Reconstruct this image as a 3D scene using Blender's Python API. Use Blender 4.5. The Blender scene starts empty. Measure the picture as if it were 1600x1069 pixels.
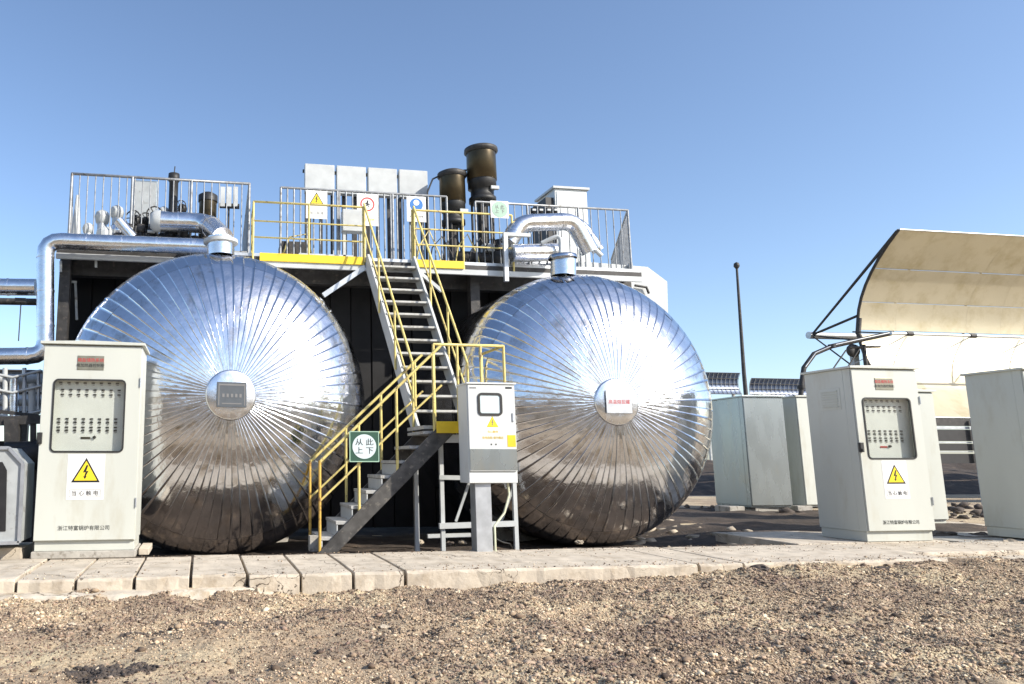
import bpy, bmesh, math, random
import numpy as np
from math import radians, sin, cos, pi, sqrt, atan2
from mathutils import Vector, Matrix, Euler
random.seed(7); RNG = np.random.default_rng(11)
S = bpy.context.scene
COL = S.collection

# ------------------------------------------------------------------ camera, sky, sun, exposure
F_PX, PX0, PY0 = 1160.0, 500.0, 534.5
PITCH, YAW, CAM_H = math.atan(186/1160), radians(8.95), 0.90
cd = bpy.data.cameras.new('camera'); cam = bpy.data.objects.new('camera', cd); COL.objects.link(cam)
cam.location = (0, 0, CAM_H); cam.rotation_euler = (pi/2 + PITCH, 0, -YAW)
cd.sensor_width = 36; cd.lens = F_PX/1600*36; cd.shift_x = (800-PX0)/1600; cd.clip_start = .05; cd.clip_end = 4000
S.camera = cam
SUN_EL, SUN_AZ = radians(33), radians(131)      # azimuth measured clockwise from +Y
w = bpy.data.worlds.new('World'); S.world = w; w.use_nodes = True
nt = w.node_tree; nt.nodes.clear()
sky = nt.nodes.new('ShaderNodeTexSky'); sky.sky_type = 'NISHITA'; sky.sun_disc = False
sky.sun_elevation = SUN_EL; sky.sun_rotation = SUN_AZ
sky.altitude = 1200; sky.air_density = 1.0; sky.dust_density = 2.6; sky.ozone_density = 2.0
bg = nt.nodes.new('ShaderNodeBackground'); bg.inputs['Strength'].default_value = 0.15
wo = nt.nodes.new('ShaderNodeOutputWorld')
nt.links.new(sky.outputs[0], bg.inputs[0]); nt.links.new(bg.outputs[0], wo.inputs[0])
sd = bpy.data.lights.new('sun', 'SUN'); sd.energy = 4.3; sd.angle = radians(.53); sd.color = (1, .93, .82)
sun = bpy.data.objects.new('sun', sd); COL.objects.link(sun); sun.location = (8, -8, 12)
sdir = Vector((sin(SUN_AZ)*cos(SUN_EL), cos(SUN_AZ)*cos(SUN_EL), sin(SUN_EL)))
sun.rotation_euler = sdir.to_track_quat('Z', 'Y').to_euler()
S.view_settings.view_transform = 'Standard'; S.view_settings.look = 'None'
S.view_settings.gamma = 1; S.view_settings.use_curve_mapping = False; S.view_settings.exposure = 0.66

# ------------------------------------------------------------------ survey helpers (photo coordinates -> place)
_f = Vector((sin(YAW)*cos(PITCH), cos(YAW)*cos(PITCH), sin(PITCH))); _r = Vector((cos(YAW), -sin(YAW), 0)); _u = _r.cross(_f)
def ray(px, py): return _f*F_PX + _r*(px-PX0) + _u*(PY0-py)
def at(px, py, Y):
    d = ray(px, py); return Vector((0, 0, CAM_H)) + d*(Y/d.y)
def gnd(px, py, z=0.0):
    d = ray(px, py); return Vector((0, 0, CAM_H)) + d*((z-CAM_H)/d.z)
def Xat(px, py, Y): return at(px, py, Y).x

# ------------------------------------------------------------------ materials
def pm(name, col, rough=.5, metal=0.0, var=.12, vs=4.0, bump=0.0, bs=60.0, stain=None, ss=2.5, sth=.55, swid=.12, zstretch=1.0, rvar=0.0, bump2=0.0, bs2=5.0, coords='Object', coat=0.0):
    m = bpy.data.materials.new(name); m.use_nodes = True; t = m.node_tree; N = t.nodes; L = t.links
    b = N['Principled BSDF']; b.inputs['Metallic'].default_value = metal; b.inputs['Roughness'].default_value = rough
    if coat: b.inputs['Coat Weight'].default_value = coat
    tc = N.new('ShaderNodeTexCoord'); oi = N.new('ShaderNodeObjectInfo')
    mul = N.new('ShaderNodeMath'); mul.operation = 'MULTIPLY'; mul.inputs[1].default_value = 37.0; L.new(oi.outputs['Random'], mul.inputs[0])
    add = N.new('ShaderNodeVectorMath'); add.operation = 'ADD'; L.new(tc.outputs[coords], add.inputs[0]); L.new(mul.outputs[0], add.inputs[1])
    mp = N.new('ShaderNodeMapping'); mp.inputs['Scale'].default_value = (1, 1, zstretch); L.new(add.outputs[0], mp.inputs[0])
    def noise(sc, det=4):
        n = N.new('ShaderNodeTexNoise'); n.inputs['Scale'].default_value = sc; n.inputs['Detail'].default_value = det; L.new(mp.outputs[0], n.inputs['Vector']); return n
    n1 = noise(vs)
    c1 = N.new('ShaderNodeMix'); c1.data_type = 'RGBA'
    c1.inputs[6].default_value = tuple(max(0, c*(1-var)) for c in col)+(1,); c1.inputs[7].default_value = tuple(min(1, c*(1+var)) for c in col)+(1,)
    r1 = N.new('ShaderNodeMapRange'); r1.inputs[1].default_value = .3; r1.inputs[2].default_value = .7; L.new(n1.outputs[0], r1.inputs[0]); L.new(r1.outputs[0], c1.inputs[0])
    out = c1.outputs[2]
    if stain:
        n2 = noise(ss, 7); n2.inputs['Roughness'].default_value = .65
        r2 = N.new('ShaderNodeMapRange'); r2.inputs[1].default_value = sth; r2.inputs[2].default_value = sth+swid; L.new(n2.outputs[0], r2.inputs[0])
        c2 = N.new('ShaderNodeMix'); c2.data_type = 'RGBA'; L.new(r2.outputs[0], c2.inputs[0]); L.new(out, c2.inputs[6]); c2.inputs[7].default_value = tuple(stain)+(1,)
        out = c2.outputs[2]
    L.new(out, b.inputs['Base Color'])
    if rvar:
        n4 = noise(vs*2.3); r4 = N.new('ShaderNodeMapRange'); r4.inputs[1].default_value = .3; r4.inputs[2].default_value = .7
        r4.inputs[3].default_value = max(.02, rough-rvar); r4.inputs[4].default_value = rough+rvar; L.new(n4.outputs[0], r4.inputs[0]); L.new(r4.outputs[0], b.inputs['Roughness'])
    prev = None
    for amp, sc in ((bump2, bs2), (bump, bs)):
        if amp:
            n3 = noise(sc, 5); bp = N.new('ShaderNodeBump'); bp.inputs['Strength'].default_value = 1.0; bp.inputs['Distance'].default_value = amp
            L.new(n3.outputs[0], bp.inputs['Height'])
            if prev: L.new(prev, bp.inputs['Normal'])
            prev = bp.outputs[0]
    if prev: L.new(prev, b.inputs['Normal'])
    return m
M = {}
M['foil'] = pm('polished_cladding', (.70, .71, .74), .15, 1, .07, 2.2, bump=.0009, bs=20, bump2=.010, bs2=4.2, rvar=.07, stain=(.36, .31, .25), ss=3.1, sth=.53, swid=.22)
M['foil_pipe'] = pm('pipe_cladding', (.78, .79, .81), .24, 1, .08, 5, bump=.0008, bs=40, bump2=.003, bs2=9, rvar=.08)
M['galv'] = pm('galvanised_steel', (.48, .50, .52), .45, .75, .15, 9, bump=.0004, bs=90)
M['white_steel'] = pm('white_painted_steel', (.46, .48, .48), .45, 0, .10, 6, bump=.0004, bs=70, stain=(.30, .27, .22), ss=6, sth=.66, swid=.1)
M['rail_grey'] = pm('weathered_rail_steel', (.27, .28, .29), .45, .45, .25, 14, stain=(.12, .10, .08), ss=16, sth=.58)
M['grey_paint'] = pm('grey_painted_steel', (.36, .38, .38), .5, .1, .15, 6, stain=(.14, .12, .1), ss=5, sth=.6)
M['cabinet'] = pm('cabinet_paint', (.51, .525, .475), .42, 0, .06, 1.6, bump=.0003, bs=120, stain=(.41, .39, .31), ss=3.8, sth=.54, swid=.3, zstretch=.3)
M['cabinet_grey'] = pm('cabinet_grey_paint', (.31, .34, .34), .27, .6, .07, 1.6, bump=.0003, bs=120, stain=(.36, .35, .3), ss=3.5, sth=.56, swid=.25, zstretch=.35, rvar=.06)
M['box_paint'] = pm('box_paint', (.58, .60, .59), .4, 0, .05, 2, stain=(.45, .44, .4), ss=4, sth=.6, swid=.2, zstretch=.4)
M['black'] = pm('black_paint', (.014, .014, .015), .55, 0, .3, 8)
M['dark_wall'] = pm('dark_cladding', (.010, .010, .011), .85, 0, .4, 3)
M['dark_steel'] = pm('dark_steel', (.035, .033, .032), .6, .1, .35, 12, bump=.001, bs=50, stain=(.10, .085, .07), ss=14, sth=.58)
M['stringer'] = pm('worn_stringer_steel', (.075, .072, .068), .5, .3, .4, 10, bump=.001, bs=50, stain=(.22, .20, .17), ss=11, sth=.56)
M['rubber'] = pm('black_rubber', (.02, .02, .02), .6)
M['yellow'] = pm('yellow_paint', (.72, .50, .02), .45, 0, .15, 6, stain=(.30, .19, .06), ss=12, sth=.62)
M['yellow_rail'] = pm('rail_yellow_paint', (.62, .51, .18), .45, 0, .15, 8, stain=(.22, .15, .08), ss=13, sth=.58, swid=.08)
M['rust_rail'] = pm('rusty_yellow_paint', (.58, .36, .07), .55, 0, .2, 8, stain=(.18, .08, .03), ss=13, sth=.54)
M['tread'] = pm('checker_tread', (.42, .42, .40), .55, .2, .15, 12, bump=.0015, bs=80, stain=(.2, .18, .15), ss=10, sth=.55)
M['brass'] = pm('weathered_brass', (.065, .05, .028), .34, .7, .25, 6, bump=.0006, bs=30, stain=(.08, .065, .04), ss=6, sth=.6)
M['concrete'] = pm('ledge_concrete', (.49, .43, .345), .9, 0, .16, 5, bump=.004, bs=38, bump2=.008, bs2=7, stain=(.31, .25, .18), ss=6, sth=.5, swid=.25)
M['concrete_grey'] = pm('pad_concrete', (.36, .34, .30), .9, 0, .18, 7, bump=.004, bs=45, stain=(.20, .18, .15), ss=12, sth=.52)
M['mortar'] = pm('mortar', (.52, .46, .37), .95, 0, .13, 3, bump=.006, bs=30, bump2=.012, bs2=5, stain=(.38, .31, .22), ss=7, sth=.5)
M['sticker'] = pm('white_vinyl', (.74, .74, .72), .35, 0, .02)
M['sign_yellow'] = pm('sign_yellow', (.83, .62, .03), .35, 0, .03)
M['ink'] = pm('black_ink', (.015, .015, .015), .45, 0, 0)
M['ink_grey'] = pm('faded_ink', (.16, .16, .16), .5, 0, .1)
M['red_ink'] = pm('red_ink', (.50, .03, .03), .45, 0, .05)
M['sign_blue'] = pm('sign_blue', (.03, .16, .45), .4, 0, .05)
M['sign_green'] = pm('sign_green', (.03, .085, .055), .4, 0, .1)
M['sign_edge'] = pm('sign_edge', (.30, .45, .35), .4, 0, .1)
M['sign_pale'] = pm('sign_pale', (.55, .64, .66), .4, 0, .05)
M['plate'] = pm('nameplate', (.27, .26, .20), .35, .5, .15, 20)
M['plate_grey'] = pm('grey_nameplate', (.10, .11, .12), .35, .3, .1, 8)
M['panel_board'] = pm('instrument_board', (.78, .79, .74), .45, 0, .05)
M['lamp_red'] = pm('lamp_red', (.45, .04, .03), .3); M['lamp_green'] = pm('lamp_green', (.05, .25, .10), .3)
M['hose'] = pm('pale_hose', (.55, .56, .40), .5, 0, .1)
M['mirror'] = pm('trough_mirror', (.56, .51, .385), .36, .45, .04, .8, bump2=.012, bs2=.9, bump=.0015, bs=7, stain=(.40, .34, .20), ss=1.7, sth=.48, swid=.3, rvar=.04)
M['mirror_far'] = pm('far_collector_mirror', (.07, .10, .17), .35, .3, .3, 1)
M['rock_dark'] = pm('dark_rubble', (.075, .06, .05), .95, 0, .4, 8, bump=.01, bs=20)
M['rock_pale'] = pm('pale_rubble', (.40, .34, .26), .95, 0, .3, 8, bump=.01, bs=20)

def add_cracks(m, sc=1.6, wd=.010, dark=(.10, .08, .06)):
    t = m.node_tree; N = t.nodes; L = t.links; b = N['Principled BSDF']; src = b.inputs['Base Color'].links[0].from_socket
    g = N.new('ShaderNodeNewGeometry'); nz = N.new('ShaderNodeTexNoise'); nz.inputs['Scale'].default_value = 3.5; nz.inputs['Detail'].default_value = 6; L.new(g.outputs['Position'], nz.inputs['Vector'])
    ad = N.new('ShaderNodeMix'); ad.data_type = 'RGBA'; ad.blend_type = 'ADD'; ad.inputs[0].default_value = .55; L.new(g.outputs['Position'], ad.inputs[6]); L.new(nz.outputs['Color'], ad.inputs[7])
    v = N.new('ShaderNodeTexVoronoi'); v.feature = 'DISTANCE_TO_EDGE'; v.inputs['Scale'].default_value = sc; L.new(ad.outputs[2], v.inputs['Vector'])
    n2 = N.new('ShaderNodeTexNoise'); n2.inputs['Scale'].default_value = 1.3; L.new(g.outputs['Position'], n2.inputs['Vector'])
    th = N.new('ShaderNodeMapRange'); th.inputs[1].default_value = .45; th.inputs[2].default_value = .6; th.inputs[3].default_value = 0; th.inputs[4].default_value = wd; L.new(n2.outputs[0], th.inputs[0])
    lt = N.new('ShaderNodeMath'); lt.operation = 'LESS_THAN'; L.new(v.outputs[0], lt.inputs[0]); L.new(th.outputs[0], lt.inputs[1])
    mx = N.new('ShaderNodeMix'); mx.data_type = 'RGBA'; L.new(lt.outputs[0], mx.inputs[0]); L.new(src, mx.inputs[6]); mx.inputs[7].default_value = dark+(1,); L.new(mx.outputs[2], b.inputs['Base Color'])
add_cracks(M['concrete']); add_cracks(M['mortar'], 2.5, .02)
def glass_mat():
    m = bpy.data.materials.new('window_glass'); m.use_nodes = True; t = m.node_tree; N = t.nodes; N.clear()
    tr = N.new('ShaderNodeBsdfTransparent'); tr.inputs[0].default_value = (.96, .97, .96, 1)
    gl = N.new('ShaderNodeBsdfGlossy'); gl.inputs['Roughness'].default_value = .02
    lw = N.new('ShaderNodeLayerWeight'); lw.inputs[0].default_value = .5; pw = N.new('ShaderNodeMath'); pw.operation = 'POWER'; pw.inputs[1].default_value = 3.0; t.links.new(lw.outputs['Facing'], pw.inputs[0])
    fr = N.new('ShaderNodeMath'); fr.operation = 'MULTIPLY_ADD'; fr.inputs[1].default_value = .9; fr.inputs[2].default_value = .09; t.links.new(pw.outputs[0], fr.inputs[0])
    mx = N.new('ShaderNodeMixShader'); o = N.new('ShaderNodeOutputMaterial')
    t.links.new(fr.outputs[0], mx.inputs[0]); t.links.new(tr.outputs[0], mx.inputs[1]); t.links.new(gl.outputs[0], mx.inputs[2]); t.links.new(mx.outputs[0], o.inputs[0]); return m
M['glass'] = glass_mat()

def ground_mat():
    m = bpy.data.materials.new('gravelly_earth'); m.use_nodes = True; t = m.node_tree; N = t.nodes; L = t.links; b = N['Principled BSDF']
    b.inputs['Roughness'].default_value = .95
    g = N.new('ShaderNodeNewGeometry')
    def noise(s, d=6, r=.6):
        n = N.new('ShaderNodeTexNoise'); n.inputs['Scale'].default_value = s; n.inputs['Detail'].default_value = d; n.inputs['Roughness'].default_value = r; L.new(g.outputs['Position'], n.inputs['Vector']); return n.outputs[0]
    def ramp(src, st):
        r = N.new('ShaderNodeValToRGB'); L.new(src, r.inputs[0]); e = r.color_ramp.elements
        while len(e) < len(st): e.new(.5)
        for k, (p, c) in enumerate(st): e[k].position = p; e[k].color = tuple(c)+(1,)
        return r.outputs[0]
    big = ramp(noise(.9, 5), [(.30, (.26, .19, .13)), (.50, (.42, .325, .22)), (.66, (.59, .49, .32))])
    fine = ramp(noise(46, 6, .75), [(.30, (.35, .33, .30)), (.5, (.9, .9, .9)), (.68, (1.3, 1.27, 1.2))])
    mx = N.new('ShaderNodeMix'); mx.data_type = 'RGBA'; mx.blend_type = 'MULTIPLY'; mx.inputs[0].default_value = 1
    L.new(big, mx.inputs[6]); L.new(fine, mx.inputs[7]); L.new(mx.outputs[2], b.inputs['Base Color'])
    bp = N.new('ShaderNodeBump'); bp.inputs['Distance'].default_value = .012; L.new(noise(55, 6, .7), bp.inputs['Height'])
    bp2 = N.new('ShaderNodeBump'); bp2.inputs['Distance'].default_value = .03; L.new(noise(9, 5, .6), bp2.inputs['Height']); L.new(bp2.outputs[0], bp.inputs['Normal'])
    L.new(bp.outputs[0], b.inputs['Normal']); return m
M['ground'] = ground_mat()
def stone_mat():
    m = bpy.data.materials.new('gravel_stone'); m.use_nodes = True; t = m.node_tree; N = t.nodes; L = t.links; b = N['Principled BSDF']
    b.inputs['Roughness'].default_value = .9
    g = N.new('ShaderNodeNewGeometry'); r = N.new('ShaderNodeValToRGB'); L.new(g.outputs['Random Per Island'], r.inputs[0])
    st = [(0, (.05, .036, .028)), (.2, (.19, .14, .105)), (.5, (.41, .32, .225)), (.68, (.41, .30, .235)), (.86, (.57, .48, .36)), (1, (.70, .62, .48))]
    e = r.color_ramp.elements
    while len(e) < len(st): e.new(.5)
    for k, (p, c) in enumerate(st): e[k].position = p; e[k].color = c+(1,)
    n = N.new('ShaderNodeTexNoise'); n.inputs['Scale'].default_value = 1.5; n.inputs['Detail'].default_value = 6; L.new(g.outputs['Position'], n.inputs['Vector'])
    q = N.new('ShaderNodeValToRGB'); L.new(n.outputs[0], q.inputs[0]); q.color_ramp.elements[0].position = .36; q.color_ramp.elements[0].color = (.52, .47, .47, 1); q.color_ramp.elements[1].position = .60; q.color_ramp.elements[1].color = (1.12, 1.08, .98, 1)
    x = N.new('ShaderNodeMix'); x.data_type = 'RGBA'; x.blend_type = 'MULTIPLY'; x.inputs[0].default_value = 1; L.new(r.outputs[0], x.inputs[6]); L.new(q.outputs[0], x.inputs[7])
    L.new(x.outputs[2], b.inputs['Base Color']); return m
M['stone'] = stone_mat()

# ------------------------------------------------------------------ mesh building
class MB:
    def __init__(s): s.v = []; s.f = []; s.sm = []
    def add(s, vs, fs, smooth=False):
        n = len(s.v); s.v += [Vector(p) for p in vs]; s.f += [tuple(i+n for i in f) for f in fs]; s.sm += [smooth]*len(fs); return s
    def box(s, c, d, R=None):
        x, y, z = (k/2 for k in d); vs = [Vector((a*x, b*y, e*z)) for a in (-1, 1) for b in (-1, 1) for e in (-1, 1)]
        if R is not None: vs = [R @ p for p in vs]
        return s.add([p+Vector(c) for p in vs], [(0, 1, 3, 2), (4, 6, 7, 5), (0, 4, 5, 1), (2, 3, 7, 6), (0, 2, 6, 4), (1, 5, 7, 3)])
    def lo(s, a, b): a = Vector(a); b = Vector(b); return s.box((a+b)/2, [abs(k) for k in (b-a)])
    def bar(s, p, q, wd, ht, up=(0, 0, 1)):
        p = Vector(p); q = Vector(q); d = (q-p); l = d.length; d.normalize(); up = Vector(up)
        if abs(d.dot(up)) > .98: up = Vector((0, 1, 0))
        sx = d.cross(up).normalized(); uz = sx.cross(d)
        R = Matrix((sx, d, uz)).transposed(); return s.box((p+q)/2, (wd, l, ht), R)
    def tube(s, pts, r, n=12, caps=True):
        pts = [Vector(p) for p in pts]; rs = r if isinstance(r, (list, tuple)) else [r]*len(pts); rings = []; prev = None
        for i, p in enumerate(pts):
            d = (pts[min(i+1, len(pts)-1)]-pts[max(i-1, 0)]).normalized()
            if prev is None:
                a = Vector((0, 0, 1)) if abs(d.z) < .9 else Vector((1, 0, 0)); a = (a-d*a.dot(d)).normalized()
            else: a = (prev-d*prev.dot(d)).normalized()
            prev = a; b = d.cross(a); rings.append([p+(a*cos(2*pi*k/n)+b*sin(2*pi*k/n))*rs[i] for k in range(n)])
        vs = [q for rg in rings for q in rg]
        fs = [(i*n+k, i*n+(k+1) % n, (i+1)*n+(k+1) % n, (i+1)*n+k) for i in range(len(pts)-1) for k in range(n)]
        s.add(vs, fs, True)
        if caps:
            s.add(rings[0], [tuple(reversed(range(n)))]); s.add(rings[-1], [tuple(range(n))])
        return s
    def lathe(s, prof, c=(0, 0, 0), n=24, axis='Z', smooth=True):
        vs = []
        for r, h in prof:
            for k in range(n):
                a = 2*pi*k/n
                p = (r*cos(a), r*sin(a), h) if axis == 'Z' else ((r*sin(a), h, r*cos(a)) if axis == 'Y' else (h, r*cos(a), r*sin(a)))
                vs.append(Vector(p)+Vector(c))
        fs = [(i*n+k, i*n+(k+1) % n, (i+1)*n+(k+1) % n, (i+1)*n+k) for i in range(len(prof)-1) for k in range(n)]
        return s.add(vs, fs, smooth)
    def prism(s, pts, thick):      # pts: planar loop of 3D points, thick: vector
        pts = [Vector(p) for p in pts]; n = len(pts); t = Vector(thick)
        return s.add(pts+[p+t for p in pts], [tuple(range(n)), tuple(reversed(range(n, 2*n)))]+[(k, k+n, (k+1) % n+n, (k+1) % n) for k in range(n)])
    def mesh(s, name, mat, inv=None):
        me = bpy.data.meshes.new(name); vs = [(inv @ p if inv else p) for p in s.v]
        me.from_pydata([tuple(p) for p in vs], [], s.f); me.polygons.foreach_set('use_smooth', s.sm)
        bm = bmesh.new(); bm.from_mesh(me); bmesh.ops.recalc_face_normals(bm, faces=bm.faces); bm.to_mesh(me); bm.free()
        me.materials.append(M[mat] if isinstance(mat, str) else mat); me.update(); return me
    def build(s, name, mat, parent=None, world=False, bevel=0.0):
        inv = Wm(parent).inverted() if (world and parent is not None) else None
        loc = None
        o = bpy.data.objects.new(name, s.mesh(name, mat, inv)); COL.objects.link(o)
        if parent: o.parent = parent
        if bevel:
            b = o.modifiers.new('edge', 'BEVEL'); b.width = bevel; b.segments = 2; b.limit_method = 'ANGLE'; b.angle_limit = radians(50)
        return o
def Wm(o):
    m = Matrix.LocRotScale(o.location, o.rotation_euler, o.scale)
    return Wm(o.parent) @ m if o.parent else m
def piece(name, me, parent, loc=(0, 0, 0), rot=(0, 0, 0), sc=(1, 1, 1)):
    o = bpy.data.objects.new(name, me); COL.objects.link(o); o.parent = parent; o.location = loc; o.rotation_euler = rot; o.scale = sc; return o
def tag(o, label=None, cat=None, group=None, kind=None):
    if label: o['label'] = label
    if cat: o['category'] = cat
    if group: o['group'] = group
    if kind: o['kind'] = kind
    return o
def thing(name, label, cat, loc=(0, 0, 0), rz=0.0, group=None, kind=None):
    o = bpy.data.objects.new(name, None); COL.objects.link(o); o.location = loc; o.rotation_euler = (0, 0, rz); o.empty_display_size = .1
    return tag(o, label, cat, group, kind)
def text(s, size, mat, parent, loc, name='lettering', rot=(pi/2, 0, 0), depth=.0006, sx=1.0, world=False):
    c = bpy.data.curves.new('t', 'FONT'); c.body = s; c.size = size; c.extrude = depth; c.align_x = 'CENTER'; c.align_y = 'CENTER'; c.resolution_u = 2
    o = bpy.data.objects.new('t', c); COL.objects.link(o); dg = bpy.context.evaluated_depsgraph_get()
    me = bpy.data.meshes.new_from_object(o.evaluated_get(dg)); bpy.data.objects.remove(o); bpy.data.curves.remove(c)
    me.materials.clear(); me.materials.append(M[mat]); me.name = name
    return piece(name, me, parent, loc, rot, (sx, 1, 1))
def rrect(cx, cz, w, h, r, y, n=5):
    pts = []
    for qx, qz, a0 in ((1, 1, 0), (-1, 1, pi/2), (-1, -1, pi), (1, -1, 1.5*pi)):
        for k in range(n+1):
            a = a0+pi/2*k/n; pts.append(Vector((cx+qx*(w/2-r)+r*cos(a), y, cz+qz*(h/2-r)+r*sin(a))))
    return pts
def ring_frame(cx, cz, w, h, r, t, y0, y1, name, mat, parent):
    m = MB(); o = rrect(cx, cz, w, h, r, y0); i = rrect(cx, cz, w-2*t, h-2*t, max(.004, r-t), y0); n = len(o); dy = Vector((0, y1-y0, 0))
    vs = o+i+[p+dy for p in o]+[p+dy for p in i]
    fs = []
    for k in range(n):
        l = (k+1) % n; fs += [(k, l, n+l, n+k), (2*n+k, 3*n+k, 3*n+l, 2*n+l), (k, 2*n+k, 2*n+l, l), (n+k, n+l, 3*n+l, 3*n+k)]
    m.add(vs, fs); return m.build(name, mat, parent)
def vnoise(x, y, seed=0):
    xi = np.floor(x).astype(int); yi = np.floor(y).astype(int); xf = x-xi; yf = y-yi
    def h(a, b):
        n = (a*374761393 + b*668265263 + seed*1442695041) & 0x7fffffff
        n = ((n ^ (n >> 13))*1274126177) & 0x7fffffff; return ((n ^ (n >> 16)) & 0xffff)/65535.0
    u = xf*xf*(3-2*xf); v = yf*yf*(3-2*yf)
    return (h(xi, yi)*(1-u)+h(xi+1, yi)*u)*(1-v)+(h(xi, yi+1)*(1-u)+h(xi+1, yi+1)*u)*v

# ------------------------------------------------------------------ ground
LY0, LY1 = 6.20, 7.50        # ledge front and back
def gz(x, y):
    x = np.asarray(x, float); y = np.asarray(y, float)
    front = np.clip((LY0+.5-y)/.3, 0, 1)
    back = np.clip((y-LY1-.25)/.5, 0, 1)
    z = -.065 - .07*front - .14*back*np.clip((7.2-x)/1.0, 0, 1)
    z = z + front*(.05*(vnoise(x*1.1, y*1.1, 3)-.5) + .055*(vnoise(x*3.6, y*3.6, 5)-.5) + .034*(vnoise(x*11, y*11, 6)-.5) + .016*(vnoise(x*29, y*29, 7)-.5))
    bank = np.clip((x-3.0)/2.2, 0, 1)*np.exp(-((y-LY0)/.45)**2); z = z + bank*.10*front
    z = z + (1-front)*.04*(vnoise(x*2, y*2, 9)-.5)
    rise = np.clip((x-6.0)/2.5, 0, 1)*np.clip((y-LY1-.4)/1.5, 0, 1); z = z + .05*rise
    return z
def grid_axis(lo, hi, step, far):
    a = np.arange(lo, hi, step); l = lo-np.geomspace(step*3, far, 16)[::-1]; r = hi+np.geomspace(step*3, far, 16); return np.concatenate([l, a, r])
gx = grid_axis(-3.6, 9.6, .03, 1500); gy = grid_axis(3.0, 7.0, .03, 1500)
X, Y = np.meshgrid(gx, gy); Z = gz(X, Y); far = np.maximum(np.abs(X-3)-10, np.abs(Y-6)-9); Z = np.where(far > 0, Z*np.clip(1-far/10, 0, 1)-.09*np.clip(far/10, 0, 1), Z)
nx, ny = len(gx), len(gy)
me = bpy.data.meshes.new('ground'); V = np.stack([X, Y, Z], -1).reshape(-1, 3)
ii = (np.arange(ny-1)[:, None]*nx+np.arange(nx-1)[None]).reshape(-1); Fq = np.stack([ii, ii+1, ii+nx+1, ii+nx], -1)
me.from_pydata(V.tolist(), [], Fq.tolist()); me.polygons.foreach_set('use_smooth', [True]*len(Fq)); me.materials.append(M['ground'])
g = bpy.data.objects.new('ground', me); COL.objects.link(g); tag(g, 'brown gravelly earth in front of and around the plant', kind='structure')

# added earth berm behind the camera, out of view, shaped to darken tank-end reflections
bx = np.linspace(-90, 110, 120); by = np.linspace(-21.4, -3.0, 20); X, Y = np.meshgrid(bx, by)
prof = np.sin(np.clip((Y+21.4)/18.4, 0, 1)*pi); Z = -.3+prof*(3.2+2.0*vnoise(X*.08, Y*.05, 2)+.9*vnoise(X*.5, Y*.5, 4))
me = bpy.data.meshes.new('reflection_bank'); ii = (np.arange(19)[:, None]*120+np.arange(119)[None]).reshape(-1)
me.from_pydata(np.stack([X, Y, Z], -1).reshape(-1, 3).tolist(), [], np.stack([ii, ii+1, ii+121, ii+120], -1).tolist()); me.polygons.foreach_set('use_smooth', [True]*len(ii)); me.materials.append(M['ground'])
g = bpy.data.objects.new('reflection_bank', me); COL.objects.link(g); tag(g, 'added unseen bank of brown earth that darkens the reflections in the tank ends', kind='structure')

# dark soil with shade put into its colour, also darkening the tank reflections
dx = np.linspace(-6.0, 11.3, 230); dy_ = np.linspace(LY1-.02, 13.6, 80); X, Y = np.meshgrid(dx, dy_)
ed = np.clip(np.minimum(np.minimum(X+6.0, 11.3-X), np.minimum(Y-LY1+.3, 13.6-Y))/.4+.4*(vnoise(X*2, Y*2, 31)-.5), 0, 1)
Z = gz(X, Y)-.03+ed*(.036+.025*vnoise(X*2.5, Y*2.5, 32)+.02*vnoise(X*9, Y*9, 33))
me = bpy.data.meshes.new('shade_dark_soil'); ii = (np.arange(79)[:, None]*230+np.arange(229)[None]).reshape(-1)
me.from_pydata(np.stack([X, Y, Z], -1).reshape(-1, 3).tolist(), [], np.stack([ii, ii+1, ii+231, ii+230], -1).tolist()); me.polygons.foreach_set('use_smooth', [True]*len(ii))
M['soil'] = pm('shade_dark_soil', (.05, .036, .026), .95, 0, .4, 3, bump=.02, bs=22, stain=(.14, .10, .065), ss=3, sth=.56, swid=.15); me.materials.append(M['soil'])
g = bpy.data.objects.new('shade_dark_soil', me); COL.objects.link(g); tag(g, 'dark soil with painted-in shade under the tanks, stairs and grey cabinets', kind='structure')

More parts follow.
